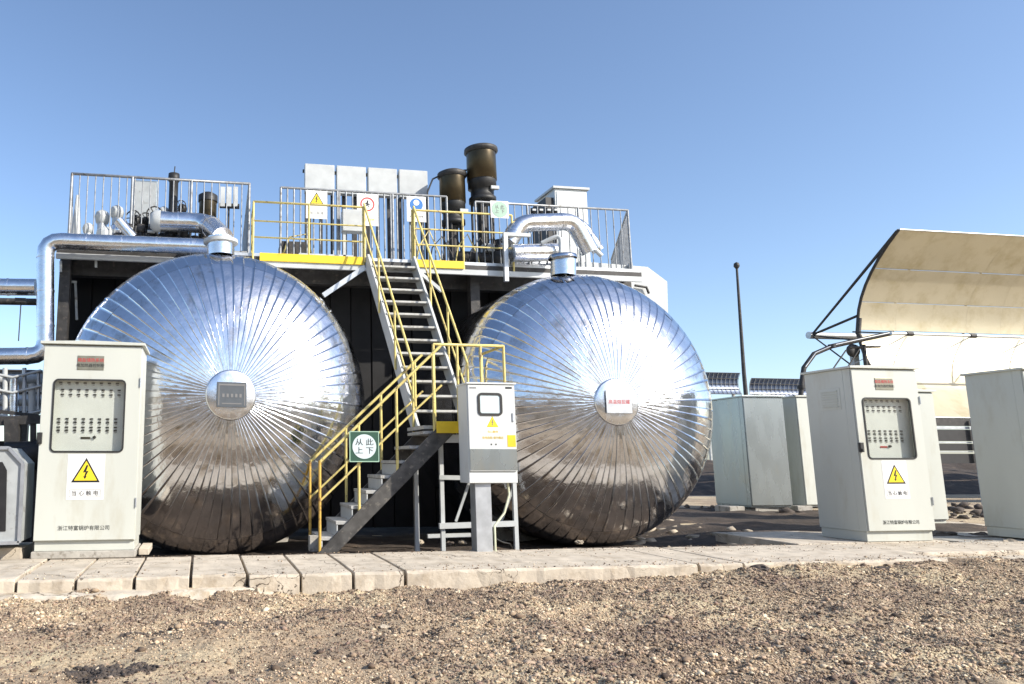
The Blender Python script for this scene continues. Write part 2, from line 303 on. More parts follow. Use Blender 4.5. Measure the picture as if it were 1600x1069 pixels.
# loose stones
phi = (1+sqrt(5))/2
ICO = np.array([(-1, phi, 0), (1, phi, 0), (-1, -phi, 0), (1, -phi, 0), (0, -1, phi), (0, 1, phi), (0, -1, -phi), (0, 1, -phi), (phi, 0, -1), (phi, 0, 1), (-phi, 0, -1), (-phi, 0, 1)])/1.9
ICF = np.array([(0, 11, 5), (0, 5, 1), (0, 1, 7), (0, 7, 10), (0, 10, 11), (1, 5, 9), (5, 11, 4), (11, 10, 2), (10, 7, 6), (7, 1, 8), (3, 9, 4), (3, 4, 2), (3, 2, 6), (3, 6, 8), (3, 8, 9), (4, 9, 5), (2, 4, 11), (6, 2, 10), (8, 6, 7), (9, 8, 1)])
def stones(name, xs, ys, sizes, mat, flat=.7, zf=None, label=None):
    n = len(xs); K = len(ICO); a = RNG.uniform(0, 2*pi, n); sc = sizes[:, None, None]
    v = ICO[None]*(1+RNG.uniform(-.42, .42, (n, K, 1)))*RNG.uniform(.6, 1.25, (n, 1, 3))
    ta = RNG.uniform(-.6, .6, n); y0 = v[..., 1]*np.cos(ta)[:, None]-v[..., 2]*np.sin(ta)[:, None]; z0 = v[..., 1]*np.sin(ta)[:, None]+v[..., 2]*np.cos(ta)[:, None]
    x1 = v[..., 0]*np.cos(a)[:, None]-y0*np.sin(a)[:, None]; y1 = v[..., 0]*np.sin(a)[:, None]+y0*np.cos(a)[:, None]
    v = np.stack([x1, y1, z0*flat], -1)*sc
    zz = gz(xs, ys) if zf is None else zf(xs, ys)
    v += np.stack([xs, ys, zz+sizes*flat*.25], -1)[:, None]
    f = (ICF[None]+(np.arange(n)*K)[:, None, None]).reshape(-1, 3)
    me = bpy.data.meshes.new(name); me.vertices.add(n*K); me.vertices.foreach_set('co', v.reshape(-1)); me.loops.add(len(f)*3); me.loops.foreach_set('vertex_index', f.reshape(-1).astype(np.int32))
    me.polygons.add(len(f)); me.polygons.foreach_set('loop_start', np.arange(len(f), dtype=np.int32)*3); me.polygons.foreach_set('loop_total', np.full(len(f), 3, np.int32)); me.update(calc_edges=True)
    me.materials.append(M[mat]); o = bpy.data.objects.new(name, me); COL.objects.link(o); return tag(o, label, kind='stuff')
def scatter(n, ex):
    ys = 3.1+(LY0-3.1)*RNG.random(n)**.9; xs = -ys*.42 + RNG.random(n)*ys*1.72
    sandy = (vnoise(xs*.9+3, ys*.9, 21)*.6+vnoise(xs*2.6, ys*2.6, 22)*.4); sand = np.clip((1.5-xs+.8*(sandy-.5))/1.3, 0, 1)*np.clip((5.05-ys+1.2*(sandy-.5))/.6, 0, 1)
    keep = RNG.random(n) > np.clip(.05+sand*ex+np.clip(.46-sandy, 0, 1)*2.6*ex, 0, .93)
    return xs[keep], ys[keep]
xs, ys = scatter(24000, .95)
stones('gravel', xs, ys, .0064+.010*RNG.random(len(xs))**2.6+(RNG.random(len(xs)) > .99)*.012, 'stone', label='loose brown and pale gravel in front of the concrete ledge')
xs, ys = scatter(900, .5)
stones('clods', xs, ys, .013+.020*RNG.random(len(xs))**2, 'stone', flat=.5, label='crumbled clods and larger stones spread over the ground before the ledge')
cx_, cy_, cr_ = [], [], []
for px, py, rad, cnt in ((178, 1046, .15, 900), (140, 1040, .10, 260), (225, 990, .10, 90), (345, 976, .12, 110), (505, 956, .10, 100), (640, 985, .12, 80), (1190, 906, .14, 170), (1395, 905, .14, 150), (1300, 930, .2, 120), (80, 985, .1, 60), (880, 915, .15, 90)):
    p = gnd(px, py, -.12); a_ = RNG.uniform(0, 2*pi, cnt); q = rad*RNG.random(cnt)**.7; cx_.append(p.x+q*np.cos(a_)*1.5); cy_.append(np.minimum(p.y+q*np.sin(a_), LY0-.02)); cr_.append(.005+.011*RNG.random(cnt)**2)
stones('dark_crumbs', np.concatenate(cx_), np.concatenate(cy_), np.concatenate(cr_), 'rock_dark', flat=.7, label='patches of dark crumbled soil on the pale ground')
ICO_, ICF_ = ICO, ICF
ICO = np.array([(1, 0, 0), (-1, 0, 0), (0, 1, 0), (0, -1, 0), (0, 0, 1), (0, 0, -1)], float); ICF = np.array([(0, 2, 4), (2, 1, 4), (1, 3, 4), (3, 0, 4), (2, 0, 5), (1, 2, 5), (3, 1, 5), (0, 3, 5)])
xs, ys = scatter(135000, .55)
stones('fine_grit', xs, ys, .0038+.0052*RNG.random(len(xs))**1.6, 'stone', flat=.8, label='fine tan grit and crumbs filling the ground before the ledge')
ICO, ICF = ICO_, ICF_
# pebbles and crumbs behind and on top of the ledge
n = 2600; xs = RNG.uniform(-2.4, 8.6, n); ys = LY1+.05+RNG.random(n)**1.6*1.6
stones('rubble_crumbs', xs, ys, .008+.022*RNG.random(n)**3, 'stone', label='loose crumbs of stone on the dirt behind the ledge')
n = 2600; xs = -2.4+11.4*RNG.random(n)**.7; ys = np.where(RNG.random(n) < .5, LY1-.6*RNG.random(n)**2, LY0+.02+.35*RNG.random(n)**2)
stones('grit', xs, ys, .0025+.007*RNG.random(n)**4, 'stone', zf=lambda x, y: x*0+.001, label='fine grit lying on top of the concrete ledge')
def rock(name, p, size, mat, label, group=None, flat=.6, seed=0):
    bm = bmesh.new(); bmesh.ops.create_icosphere(bm, subdivisions=3, radius=1); rr = random.Random(seed)
    from mathutils import noise
    off = Vector((rr.random()*50, rr.random()*50, 3))
    for v in bm.verts:
        k = 1+.55*noise.noise(v.co*1.3+off)+.3*noise.noise(v.co*3.1+off)+.12*noise.noise(v.co*8+off); v.co = Vector((v.co.x*k*size, v.co.y*k*size*.8, v.co.z*k*size*flat))
    me = bpy.data.meshes.new(name); bm.to_mesh(me); bm.free(); me.materials.append(M[mat]); o = bpy.data.objects.new(name, me); COL.objects.link(o); o.location = p; o.rotation_euler = (0, 0, rr.random()*6)
    return tag(o, label, 'rock', group)
def grock(px, py, size, mat, label, seed, z=None, flat=.5, group=None):
    p = gnd(px, py, -.13 if z is None else z); p.z = float(gz(p.x, p.y)) if z is None else z
    return rock('rock', p, size, mat, label, group, flat, seed)
grock(345, 978, .055, 'rock_dark', 'dark flat sliver of stone in the gravel in front of the left tank', 3, flat=.3)
grock(505, 958, .05, 'rock_dark', 'dark stone below the broken ledge edge', 4, flat=.4)
grock(1190, 904, .075, 'rock_dark', 'dark stone against the ledge front below the right cabinets', 5, flat=.45)
grock(1380, 902, .055, 'rock_dark', 'flat dark stone in the gravel bank under the cracked slab end', 6, flat=.4)
grock(112, 972, .03, 'rock_pale', 'small pale stone beside the mortar strip', 7)
grock(600, 984, .035, 'rock_pale', 'pale pebble in the open gravel in front of the staircase', 8)
for k, (px, py, s_, m_, lb) in enumerate([(655, 846, .06, 'rock_pale', 'pale broken stone at the foot of the thin white stair prop'), (702, 848, .05, 'rock_dark', 'dark stone under the landing frame left of the pole'),
        (722, 846, .045, 'rock_pale', 'pale stone just left of the box pole'), (1478, 838, .13, 'rock_dark', 'low dark rubble lump right of the pad of the front right cabinet'),
        (1530, 838, .12, 'rock_dark', 'brown rubble lump in front of the far right cabinet'), (1580, 850, .10, 'rock_pale', 'pale rubble lump at the right edge below the far right cabinet'),
        (1440, 740, .2, 'rock_dark', 'dark clod seen under the pipe rack between the right cabinets'), (1100, 800, .16, 'rock_dark', 'dark clod at the foot of the right tank'), (905, 846, .05, 'rock_pale', 'pale stone below the right tank')]):
    p = gnd(px, py, -.04); rock('rock', (p.x, p.y, -.05), s_, m_, lb, None, .5, 20+k)

# ------------------------------------------------------------------ concrete ledge
led = thing('concrete_ledge', 'long pale concrete ledge of cast blocks in front of the tanks', None, (0, LY0, 0), kind='structure')
jx = [-260, -160, -68, 25, 118, 210, 298, 387, 470, 552, 633, 1093, 1165, 1490]
jX = [Xat(p, 898, LY0) for p in jx]
def slab(x0, x1, y0, y1, z0, z1, name, mat, parent, seed, skew=0.0, nseg=None, rough=.017):
    rr = random.Random(seed); nxs = nseg or max(3, int((x1-x0)/.075)); m = MB(); sec = []
    for i in range(nxs+1):
        x = x0+(x1-x0)*i/nxs; j = lambda k: rr.uniform(-k, k); ex = skew
        e = rough if 0 < i < nxs else rough*.4
        sec.append([Vector((x+j(e*.4), y0+j(e*.6), z0)), Vector((x+j(e*.4), y0+j(e*.5), z1-.022+j(e*.5))), Vector((x, y0+.016+j(e), z1-.002)), Vector((x+ex*.5, (y0+y1)/2, z1+j(.003))), Vector((x+ex, y1-.01+j(e), z1-.003)), Vector((x+ex, y1+j(e), z0))])
    vs = [p for s_ in sec for p in s_]; fs = [(i*6+k, (i+1)*6+k, (i+1)*6+k+1, i*6+k+1) for i in range(nxs) for k in range(5)]+[(i*6+5, (i+1)*6+5, (i+1)*6, i*6) for i in range(nxs)]
    fs += [tuple(range(6)), tuple(nxs*6+k for k in reversed(range(6)))]
    m.add(vs, fs); return m.build(name, mat, parent, world=True, bevel=.006)
for k in range(len(jX)-1):
    g_ = .012 if k not in (10, 11, 12) else .014
    dz = random.Random(k).uniform(-.008, .006); dy = random.Random(k+50).uniform(-.015, .02)
    slab(jX[k]+g_, jX[k+1]-g_, LY0+dy, LY1+random.Random(k+9).uniform(-.04, .03), -.20, dz, 'block', 'concrete', led, k, skew=0)
# lower broken end slab and the right-hand continuation
endX = jX[-1]
slab(endX+.03, endX+2.6, LY0-.02, LY0+.5, -.2, -.055, 'block', 'mortar', led, 60)
slab(endX+.06, endX+2.6, LY0+.53, LY1, -.2, -.012, 'block', 'concrete', led, 61)
# mortar apron on the left
m = MB(); top = []; L_ = Xat(-60, 930, 6.1); R_ = Xat(430, 930, 6.1)
ns = 40
for i in range(ns+1):
    t = i/ns; x = L_+(R_-L_)*t; yf = LY0-.015-(.30*(1-t)**.8+.015)*(1+.12*sin(i*1.7)+.08*sin(i*4.1))
    z = -.095
    top.append([Vector((x, LY0+.03, z)), Vector((x, (LY0+yf)/2, z-.006+.004*sin(i*2.3))), Vector((x, yf+.03, z-.016)), Vector((x, yf, -.17))])
vs = [p for s_ in top for p in s_]; m.add(vs, [(i*4+k, (i+1)*4+k, (i+1)*4+k+1, i*4+k+1) for i in range(ns) for k in range(3)], True)
apr = m.build('mortar_apron', 'mortar'); tag(apr, 'pale mortar strip along the foot of the ledge on the left', kind='structure')
# pads
pad = MB().lo((Xat(1240, 850, 7.6), LY1+.03, -.2), (Xat(1475, 850, 7.6), 8.9, -.004)).build('concrete_pad', 'concrete', bevel=.01); tag(pad, 'flat concrete pad under the right-hand control cabinets', kind='structure')
pad = MB().lo((Xat(1500, 850, 7.6), LY0+1.0, -.2), (Xat(1800, 850, 7.6), 8.9, -.02)).build('concrete_pad', 'concrete_grey', bevel=.01); tag(pad, 'flat concrete pad under the far right cabinet', kind='structure')

# ------------------------------------------------------------------ tanks
def make_tank(px, py, label, plate_txt, RR=1.56, YR=7.9, P=.60, seed=0, n=76, rz=0.0, soft=False):
    c = at(px, py, YR); X0, zc = c.x, c.z
    t = thing('storage_tank', label, 'tank', (X0, YR, zc-RR), rz, 'insulated tanks side by side')
    C0 = Vector((0, 0, RR)); a = 2*pi/n; rr = random.Random(seed); ri, rk = .262, RR*.875
    KN = P*.36
    def dish(r):
        if soft: return -P*max(0, 1-(min(r, RR)/RR)**2.35)**.5
        if r <= rk: return -(KN+(P-KN)*(1-(r/rk)**2))
        return -KN*sqrt(max(0, 1-((min(r, RR)-rk)/(RR-rk))**2))
    def gore(r0, r1, ns, bulge, tw):
        m = MB(); sec = []
        for i in range(ns+1):
            r = r0+(r1-r0)*i/ns
            r_ = min(r, RR); y = dish(r_)
            dy = -P*P/(max(1e-6, -y)) if False else 0
            # outward normal in (r,y) plane
            e = 1e-3; d1 = Vector((0, 0)); ra_, rb_ = max(r0, r_-e), min(r1, r_+e); ya, yb = dish(ra_ if r0 < rk+.001 or ra_ > rk else rk+1e-4), dish(rb_); tn = Vector((rb_-ra_, yb-ya)).normalized(); nr, nyy = -tn.y*-1, -tn.x
            nr = tn.y; nyy = -tn.x
            rowp = []
            ha = a/2*1.06; lip = min(.0034, r*ha*.3); lh = .0024 if r0 < rk else .0012
            for (ang, off) in ((-ha, 0), (-ha*.45, bulge), (ha*.45, bulge*.9), (ha-lip/r*1.0, 0), (ha-lip/r*.9, lh), (ha, lh), (ha, -.004)):
                rr_ = r_+nr*off; yy = y+nyy*off; rowp.append(Vector((rr_*sin(ang), yy, rr_*cos(ang))))
            sec.append(rowp)
        k = 7; m.add([p for s_ in sec for p in s_], [(i*k+j, (i+1)*k+j, (i+1)*k+j+1, i*k+j+1) for i in range(ns) for j in range(k-1)], True)
        me = bpy.data.meshes.new('head_panel'); me.from_pydata([tuple(p) for p in m.v], [], m.f); me.polygons.foreach_set('use_smooth', m.sm)
        me.materials.append(M['foil']); return me
    v1 = [gore(ri, rk, 9, b_, 0) for b_ in (.0004, .0010, .0006)]
    v2 = [gore(rk+.002, RR*.9985, 7, b_, 0) for b_ in (.0006, .0012)]
    for k in range(n):
        th = k*a
        o = piece('head_panel', v1[rr.randrange(3)], t, C0, (rr.uniform(-1, 1)*.0032, th+rr.uniform(-1, 1)*.005, rr.uniform(-1, 1)*.0032))
        piece('rim_panel', v2[rr.randrange(2)], t, C0+Vector((0, .003, 0)), (rr.uniform(-1, 1)*.0007, th+rr.uniform(-1, 1)*.003, rr.uniform(-1, 1)*.0007))
    # inner dished head closing the gaps, cylinder shell with lapped bands
    pr = [(RR*k/40*.992, dish(RR*k/40)+.016) for k in range(41)]; MB().lathe(pr, C0, 96, 'Y').build('inner_head', 'grey_paint', t)
    for b in range(5):
        y0 = b*1.0; MB().lathe([(RR-.004, y0+.0), (RR+.001, y0+.02), (RR-.001, y0+.96), (RR+.006, y0+.98), (RR+.006, y0+1.0), (RR-.006, y0+1.002)], C0, 128, 'Y').build('shell_band', 'foil', t)
    MB().lathe([(RR, 5.0), (.7, 5.35), (.01, 5.45)], C0, 48, 'Y').build('rear_head', 'foil', t)
    # centre cap
    yc = dish(ri)
    MB().lathe([(.285, yc+.0), (.285, yc-.014), (.27, yc-.022), (.15, yc-.030), (.002, yc-.034)], C0, 64, 'Y').build('centre_cap', 'foil_pipe', t)
    pl = MB().box(C0+Vector((.005, yc-.048, .0)), (.335, .012, .28)).build('nameplate', 'plate_grey' if plate_txt is None else 'panel_board', t, bevel=.004)
    if plate_txt:
        pl.data.materials[0] = M['galv']; text(plate_txt, .056, 'red_ink', pl, C0+Vector((.005, yc-.0548, -.005)))
    else:
        m = MB()
        for q in range(5): m.box(C0+Vector((-.09+q*.048, yc-.0555, -.01)), (.026, .003, .04))
        for q in (-.14, .15): m.box(C0+Vector((q, yc-.0555, .0)), (.012, .003, .24))
        m.box(C0+Vector((.005, yc-.0555, .11)), (.28, .003, .018)); m.box(C0+Vector((.005, yc-.0555, -.1)), (.22, .003, .014)); m.build('relief_print', 'ink_grey', pl)
    for yy in (.9, 3.9):     # saddles
        pts = []
        for q in range(9):
            an = radians(-40+10*q); pts.append(Vector((sin(an)*(RR+.012), yy, RR-cos(an)*(RR+.012))))
        b0 = -(zc-RR)-.25
        pts += [Vector((1.05, yy, b0)), Vector((-1.05, yy, b0))]
        MB().prism(pts, (0, .3, 0)).build('saddle', 'concrete_grey', t)
    return t, X0, zc
T1, X1, Z1 = make_tank(344, 626, 'left silver insulated tank with dark plate on its radially seamed end', None, 1.59*9.15/7.9, 9.15, .80, 3, rz=radians(7), soft=True)
T2, X2, Z2 = make_tank(909, 636, 'right silver insulated tank with red lettered plate on its radially seamed end', '高温熔盐罐', 1.54*9.15/7.9, 9.15, .84, 4, soft=True)

# ------------------------------------------------------------------ dark equipment house behind the tanks, with roof deck
DY0, DY1 = 10.0, 13.7       # deck front / back
ZD = at(600, 404, DY0).z
XL, XR = Xat(92, 400, 10.15), Xat(1000, 420, DY0)
en = thing('equipment_platform', 'dark steel equipment house with roof deck and yellow edge plates behind the tanks', 'platform', (XL, DY0, -.08))
def eb(name, mat, a, b, bev=0): return MB().lo(a, b).build(name, mat, en, world=True, bevel=bev)
eb('deck', 'galv', (XL, DY0, ZD-.05), (XR, DY1, ZD))
eb('fascia_beam', 'white_steel', (XL, DY0-.05, ZD-.20), (XR, DY0-.003, ZD-.125))
eb('edge_beam', 'dark_steel', (XL, DY0-.03, ZD-.123), (XR, DY0-.004, ZD-.052))
for a, b in ((405, 565), (645, 722)):
    MB().lo((Xat(a, 410, DY0), DY0-.075, ZD-.125), (Xat(b, 410, DY0), DY0-.052, ZD-.012)).build('kick_plate', 'yellow', en, world=True, bevel=.003)
n = 26
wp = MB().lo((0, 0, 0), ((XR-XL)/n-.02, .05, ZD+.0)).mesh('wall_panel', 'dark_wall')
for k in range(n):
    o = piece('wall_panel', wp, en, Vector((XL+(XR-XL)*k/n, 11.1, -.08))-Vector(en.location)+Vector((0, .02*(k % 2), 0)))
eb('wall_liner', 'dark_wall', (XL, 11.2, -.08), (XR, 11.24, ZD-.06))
for x in (XL, Xat(440, 500, 10.3), Xat(735, 500, 10.3), XR-.14):
    eb('column', 'dark_steel', (x, 10.25, -.1), (x+.14, 10.39, ZD-.052))
eb('ceiling_beam', 'dark_steel', (XL, 10.45, ZD-.3), (XR, 10.6, ZD-.052))
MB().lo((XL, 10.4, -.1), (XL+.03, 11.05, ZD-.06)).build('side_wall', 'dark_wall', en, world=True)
MB().bar(at(505, 462, 9.95), at(570, 418, 9.95), .05, .07).build('knee_brace', 'galv', en, world=True)
MB().bar(at(654, 425, 9.95), at(690, 455, 9.95), .05, .05).build('knee_brace', 'white_steel', en, world=True)
# pale frame details in the dark bay at the left
for a, b in (((95, 408, 10.2), (95, 425, 10.2)), ((118, 440, 10.6), (120, 500, 10.6)), ((96, 440, 10.6), (120, 441, 10.6)), ((150, 398, 10.1), (150, 418, 10.1))):
    MB().bar(at(*a), at(*b), .03, .03).build('conduit', 'white_steel' if a[0] != 118 else 'grey_paint', en, world=True)

# ------------------------------------------------------------------ staircase
st = thing('steel_staircase', 'two-flight black steel staircase with landing rising between the two tanks', 'staircase', gnd(505, 858, -.03))
def sb(name, mat, mb, bev=0): return mb.build(name, mat, st, world=True, bevel=bev)
LZ = at(690, 668, 8.45).z              # landing height
# upper flight
TL, TR = at(573, 418, DY0-.05), at(645, 425, DY0-.05); BL, BR = at(650, 664, 8.55), at(722, 655, 8.55)
TL.z = TR.z = ZD-.02; BL.z = BR.z = LZ-.02
BR.y = BL.y; BR.x = BL.x+(TR.x-TL.x)*.94
sb('stringer', 'white_steel', MB().bar(TL, BL, .035, .16), .003); sb('stringer', 'white_steel', MB().bar(TR, BR, .035, .16), .003)
NU = 13
for k in range(1, NU):
    t = k/NU; a = TL.lerp(BL, t); b = TR.lerp(BR, t)
    c = (a+b)/2; wd = (b-a).length-.04
    sb('tread', 'tread', MB().box(c+Vector((0, 0, .03)), (wd, .19, .028)), .003)
# landing
lx0, lx1 = BL.x-.08, Xat(794, 670, 7.95)
sb('landing_plate', 'tread', MB().lo((lx0, 7.98, LZ-.04), (lx1, 8.65, LZ)))
sb('landing_beam', 'white_steel', MB().lo((lx0+.1, 7.935, LZ-.19), (lx1, 7.978, LZ-.10)), .003)
kp = sb('kick_plate', 'yellow', MB().lo((Xat(683, 665, 7.86), 7.86, LZ-.088), (Xat(755, 665, 7.9), 7.893, LZ+.04)), .003)
# lower flight, runs to the left
nb, nt_ = gnd(512, 857, -.03), at(742, 668, 7.98)
yN, yF = 7.90, 8.62
xb = Xat(506, 850, yN); xt = Xat(690, 668, yN); z0, z1 = -.02, LZ-.03
for yy in (yN, yF):
    o = sb('stringer', 'stringer', MB().prism([(xb-.07, yy, z0-.04), (xb+.13, yy, z0-.04), (xt+.14, yy, z1-.06), (xt+.14, yy, z1+.01), (xt-.04, yy, z1+.01)], (0, .045, 0)), .003)
NL = 8
for k in range(NL):
    t = (k+.45)/NL; x = xb+(xt-xb)*t; z = z0+(z1-z0)*(t+.03)
    sb('tread', 'tread', MB().box((x+.01, (yN+yF)/2+.02, z), (.22, yF-yN-.06, .035)), .003)
    if k < 6: sb('riser', 'white_steel', MB().box((x-.085, (yN+yF)/2+.02, z-.080), (.012, yF-yN-.07, .115)))
# supports under the landing
def post(px0, py0, px1, py1, Y, wd, mat='white_steel', name='support_post'):
    a, b = at(px0, py0, Y), at(px1, py1, Y); sb(name, mat, MB().bar((a.x, a.y, a.z), (a.x, b.y, min(a.z, b.z, -.12)), wd, wd))
post(688, 680, 688, 852, 8.2, .045); post(649, 722, 652, 846, 8.45, .05); post(803, 755, 806, 852, 8.2, .045)
post(738, 690, 738, 850, 8.6, .05, 'grey_paint')
sb('cross_bar', 'white_steel', MB().bar(at(686, 822, 8.17), at(806, 818, 8.17), .05, .06)); sb('cross_bar', 'white_steel', MB().bar(at(668, 838, 8.4), at(735, 836, 8.4), .04, .045))
sb('cross_bar', 'grey_paint', MB().bar(at(686, 746, 8.17), at(800, 748, 8.17), .03, .05))
sb('brace', 'grey_paint', MB().bar(at(712, 815, 8.3), at(735, 748, 8.3), .02, .03)); sb('brace', 'grey_paint', MB().bar(at(783, 815, 8.3), at(803, 757, 8.3), .02, .03))
sb('foot_block', 'concrete_grey', MB().box(gnd(494, 858, -.02)+Vector((0, .1, .05)), (.12, .12, .16)))

# ------------------------------------------------------------------ railings
def railing(name, label, pts, h, mat, r=.017, mids=(.5,), posts=None, bal=None, balr=.008, group=None, lower=None, postmat=None, bott=False):
    """pts: base polyline of 3D points (deck level)"""
    pts = [Vector(p) for p in pts]; t = thing(name, label, 'railing', pts[0], 0, group); up = Vector((0, 0, h))
    MB().tube([p+up for p in pts], r, 10).build('top_rail', mat, t, world=True)
    for m_ in mids: MB().tube([p+up*m_ for p in pts], r*.75, 8).build('mid_rail', mat, t, world=True)
    pp = [pts[0]+(pts[i+1]-pts[i])*0 for i in range(0)]
    for i in range(len(pts)-1):
        n_ = (posts[i] if posts else 2)
        for k in range(n_+1):
            if i and k == 0: continue
            p = pts[i].lerp(pts[i+1], k/n_); MB().tube([p-Vector((0, 0, lower or .0)), p+up], r*.95, 10).build('post', postmat or mat, t, world=True)
    if bal:
        bme = MB().tube([(0, 0, h*.06), (0, 0, h)], balr, 6).mesh('baluster', mat)
        for i in range(len(pts)-1):
            L_ = (pts[i+1]-pts[i]).length; n_ = int(L_/bal)
            for k in range(1, n_): piece('baluster', bme, t, pts[i].lerp(pts[i+1], k/n_)-pts[0])
        MB().tube([p+up*.07 for p in pts], r*.7, 6).build('bottom_rail', mat, t, world=True)
    return t
def D(px, Y, z=None): p = at(px, 395, Y+.7); p.z = ZD if z is None else z; return p
hL = at(105, 271, 10.25).z-ZD
railing('grey_railing', 'grey baluster railing at the left end of the roof deck, above the left tank',
        [D(110, 12.3), D(106, 9.55), D(388, 9.55), D(380, 12.3)], hL, 'rail_grey', .021, (), (2, 3, 2), .105, .0085)
hM = at(440, 293, 10.45).z-ZD
railing('grey_railing', 'grey baluster railing behind the three safety signs in the middle of the deck',
        [D(438, 9.75), D(700, 9.75)], hM, 'rail_grey', .019, (), (3,), .095, .013)
railing('grey_railing', 'grey baluster railing round the right end of the roof deck',
        [D(745, 9.6), D(985, 9.6), D(955, 12.3)], at(985, 329, 10.3).z-ZD, 'rail_grey', .019, (), (3, 2), .12, .009)
hY = at(480, 320, DY0-.02).z-ZD
def YD(px): p = at(px, 400, DY0-.035); p.z = ZD; return p
railing('yellow_railing', 'yellow deck-edge railing left of the stair head', [D(393, 9.9), YD(395), YD(568)], hY, 'yellow_rail', .016, (.62, .3), (1, 2), lower=.16)
railing('yellow_railing', 'yellow deck-edge railing right of the stair head', [YD(645), YD(802)], hY, 'yellow_rail', .016, (.62, .3), (2,), lower=.16)
up_ = thing('yellow_railing', 'yellow handrail down the left side of the upper stair flight', 'railing', BL)
def uprail(a, b, root, hh=.80, np_=3, mat='yellow_rail', ext=None):
    pts = [a+Vector((0, 0, hh)), b+Vector((0, 0, hh))]
    if ext: pts += ext
    MB().tube(pts, .016, 10).build('top_rail', mat, root, world=True)
    MB().tube([a+Vector((0, 0, hh*.5)), b+Vector((0, 0, hh*.5))], .012, 8).build('mid_rail', mat, root, world=True)
    for k in range(np_+1):
        p = a.lerp(b, (k+.02)/(np_+.02)); MB().tube([p-Vector((0, 0, .05)), p+Vector((0, 0, hh))], .015, 8).build('post', mat, root, world=True)
uprail(TL+Vector((-.03, 0, 0)), BL+Vector((-.03, 0, 0)), up_)
up2 = thing('yellow_railing', 'yellow handrail down the right side of the upper stair flight', 'railing', BR)
uprail(TR+Vector((.03, 0, 0)), BR+Vector((.03, 0, 0)), up2)
# landing railing
hl = at(750, 540, 7.95).z-LZ
railing('yellow_railing', 'yellow railing round the stair landing above the pole-mounted box', [Vector((Xat(680, 668, 7.95), 7.95, LZ)), Vector((lx1-.02, 7.95, LZ)), Vector((lx1-.02, 8.63, LZ))], hl, 'yellow_rail', .017, (.0,), (3, 1), lower=.05)
# lower flight railings
for yy, lab, px_n in ((yN+.02, 'yellow handrail on the near side of the lower stair flight, carrying the round sign', 503), (yF+.02, 'yellow handrail on the far side of the lower stair flight beside the left tank', 485)):
    a = Vector((xb-.04, yy, z0+.04)); b = Vector((xt+.02, yy, LZ))
    t = thing('yellow_railing', lab, 'railing', a); hh = hl*.98
    MB().tube([a+Vector((0, 0, hh*.98)), b+Vector((0, 0, hh))], .016, 10).build('top_rail', 'yellow_rail', t, world=True)
    MB().tube([a+Vector((0, 0, hh*.52)), b+Vector((0, 0, hh*.5))], .012, 8).build('mid_rail', 'yellow_rail', t, world=True)
    for k in range(4):
        p = a.lerp(b, k/3*.93); MB().tube([p-Vector((0, 0, .06)), p+Vector((0, 0, hh))], .016, 10).build('post', 'rust_rail' if k == 0 else 'yellow_rail', t, world=True)

# ------------------------------------------------------------------ control cabinets
def warn_triangle(parent, cx, cz, y, s, mats=('ink', 'sign_yellow', 'ink'), sym='bolt'):
    h = s*.87
    tri = lambda k, yy: [Vector((cx, yy, cz+h*.62*k)), Vector((cx-s/2*k, yy, cz-h*.38*k)), Vector((cx+s/2*k, yy, cz-h*.38*k))]
    MB().prism(tri(1, y), (0, -.0012, 0)).build('triangle_border', mats[0], parent)
    MB().prism(tri(.80, y-.0014), (0, -.0008, 0)).build('triangle_field', mats[1], parent)
    y2 = y-.0026
    b = [(.02, .36), (-.13, .02), (-.01, .04), (-.07, -.16), (-.12, -.14), (-.03, -.27), (.05, -.12), (.0, -.13), (.12, .10), (.01, .08), (.09, .34)]
    if sym == 'man': b = [(-.03, .34), (.05, .30), (.03, .18), (.16, .08), (.05, .06), (.14, -.22), (.02, -.05), (-.10, -.22), (-.06, .02), (-.16, .12), (-.04, .18)]
    MB().prism([Vector((cx+u*s*.8, y2, cz+v*s*.8)) for u, v in b], (0, -.0008, 0)).build('symbol', mats[2], parent)
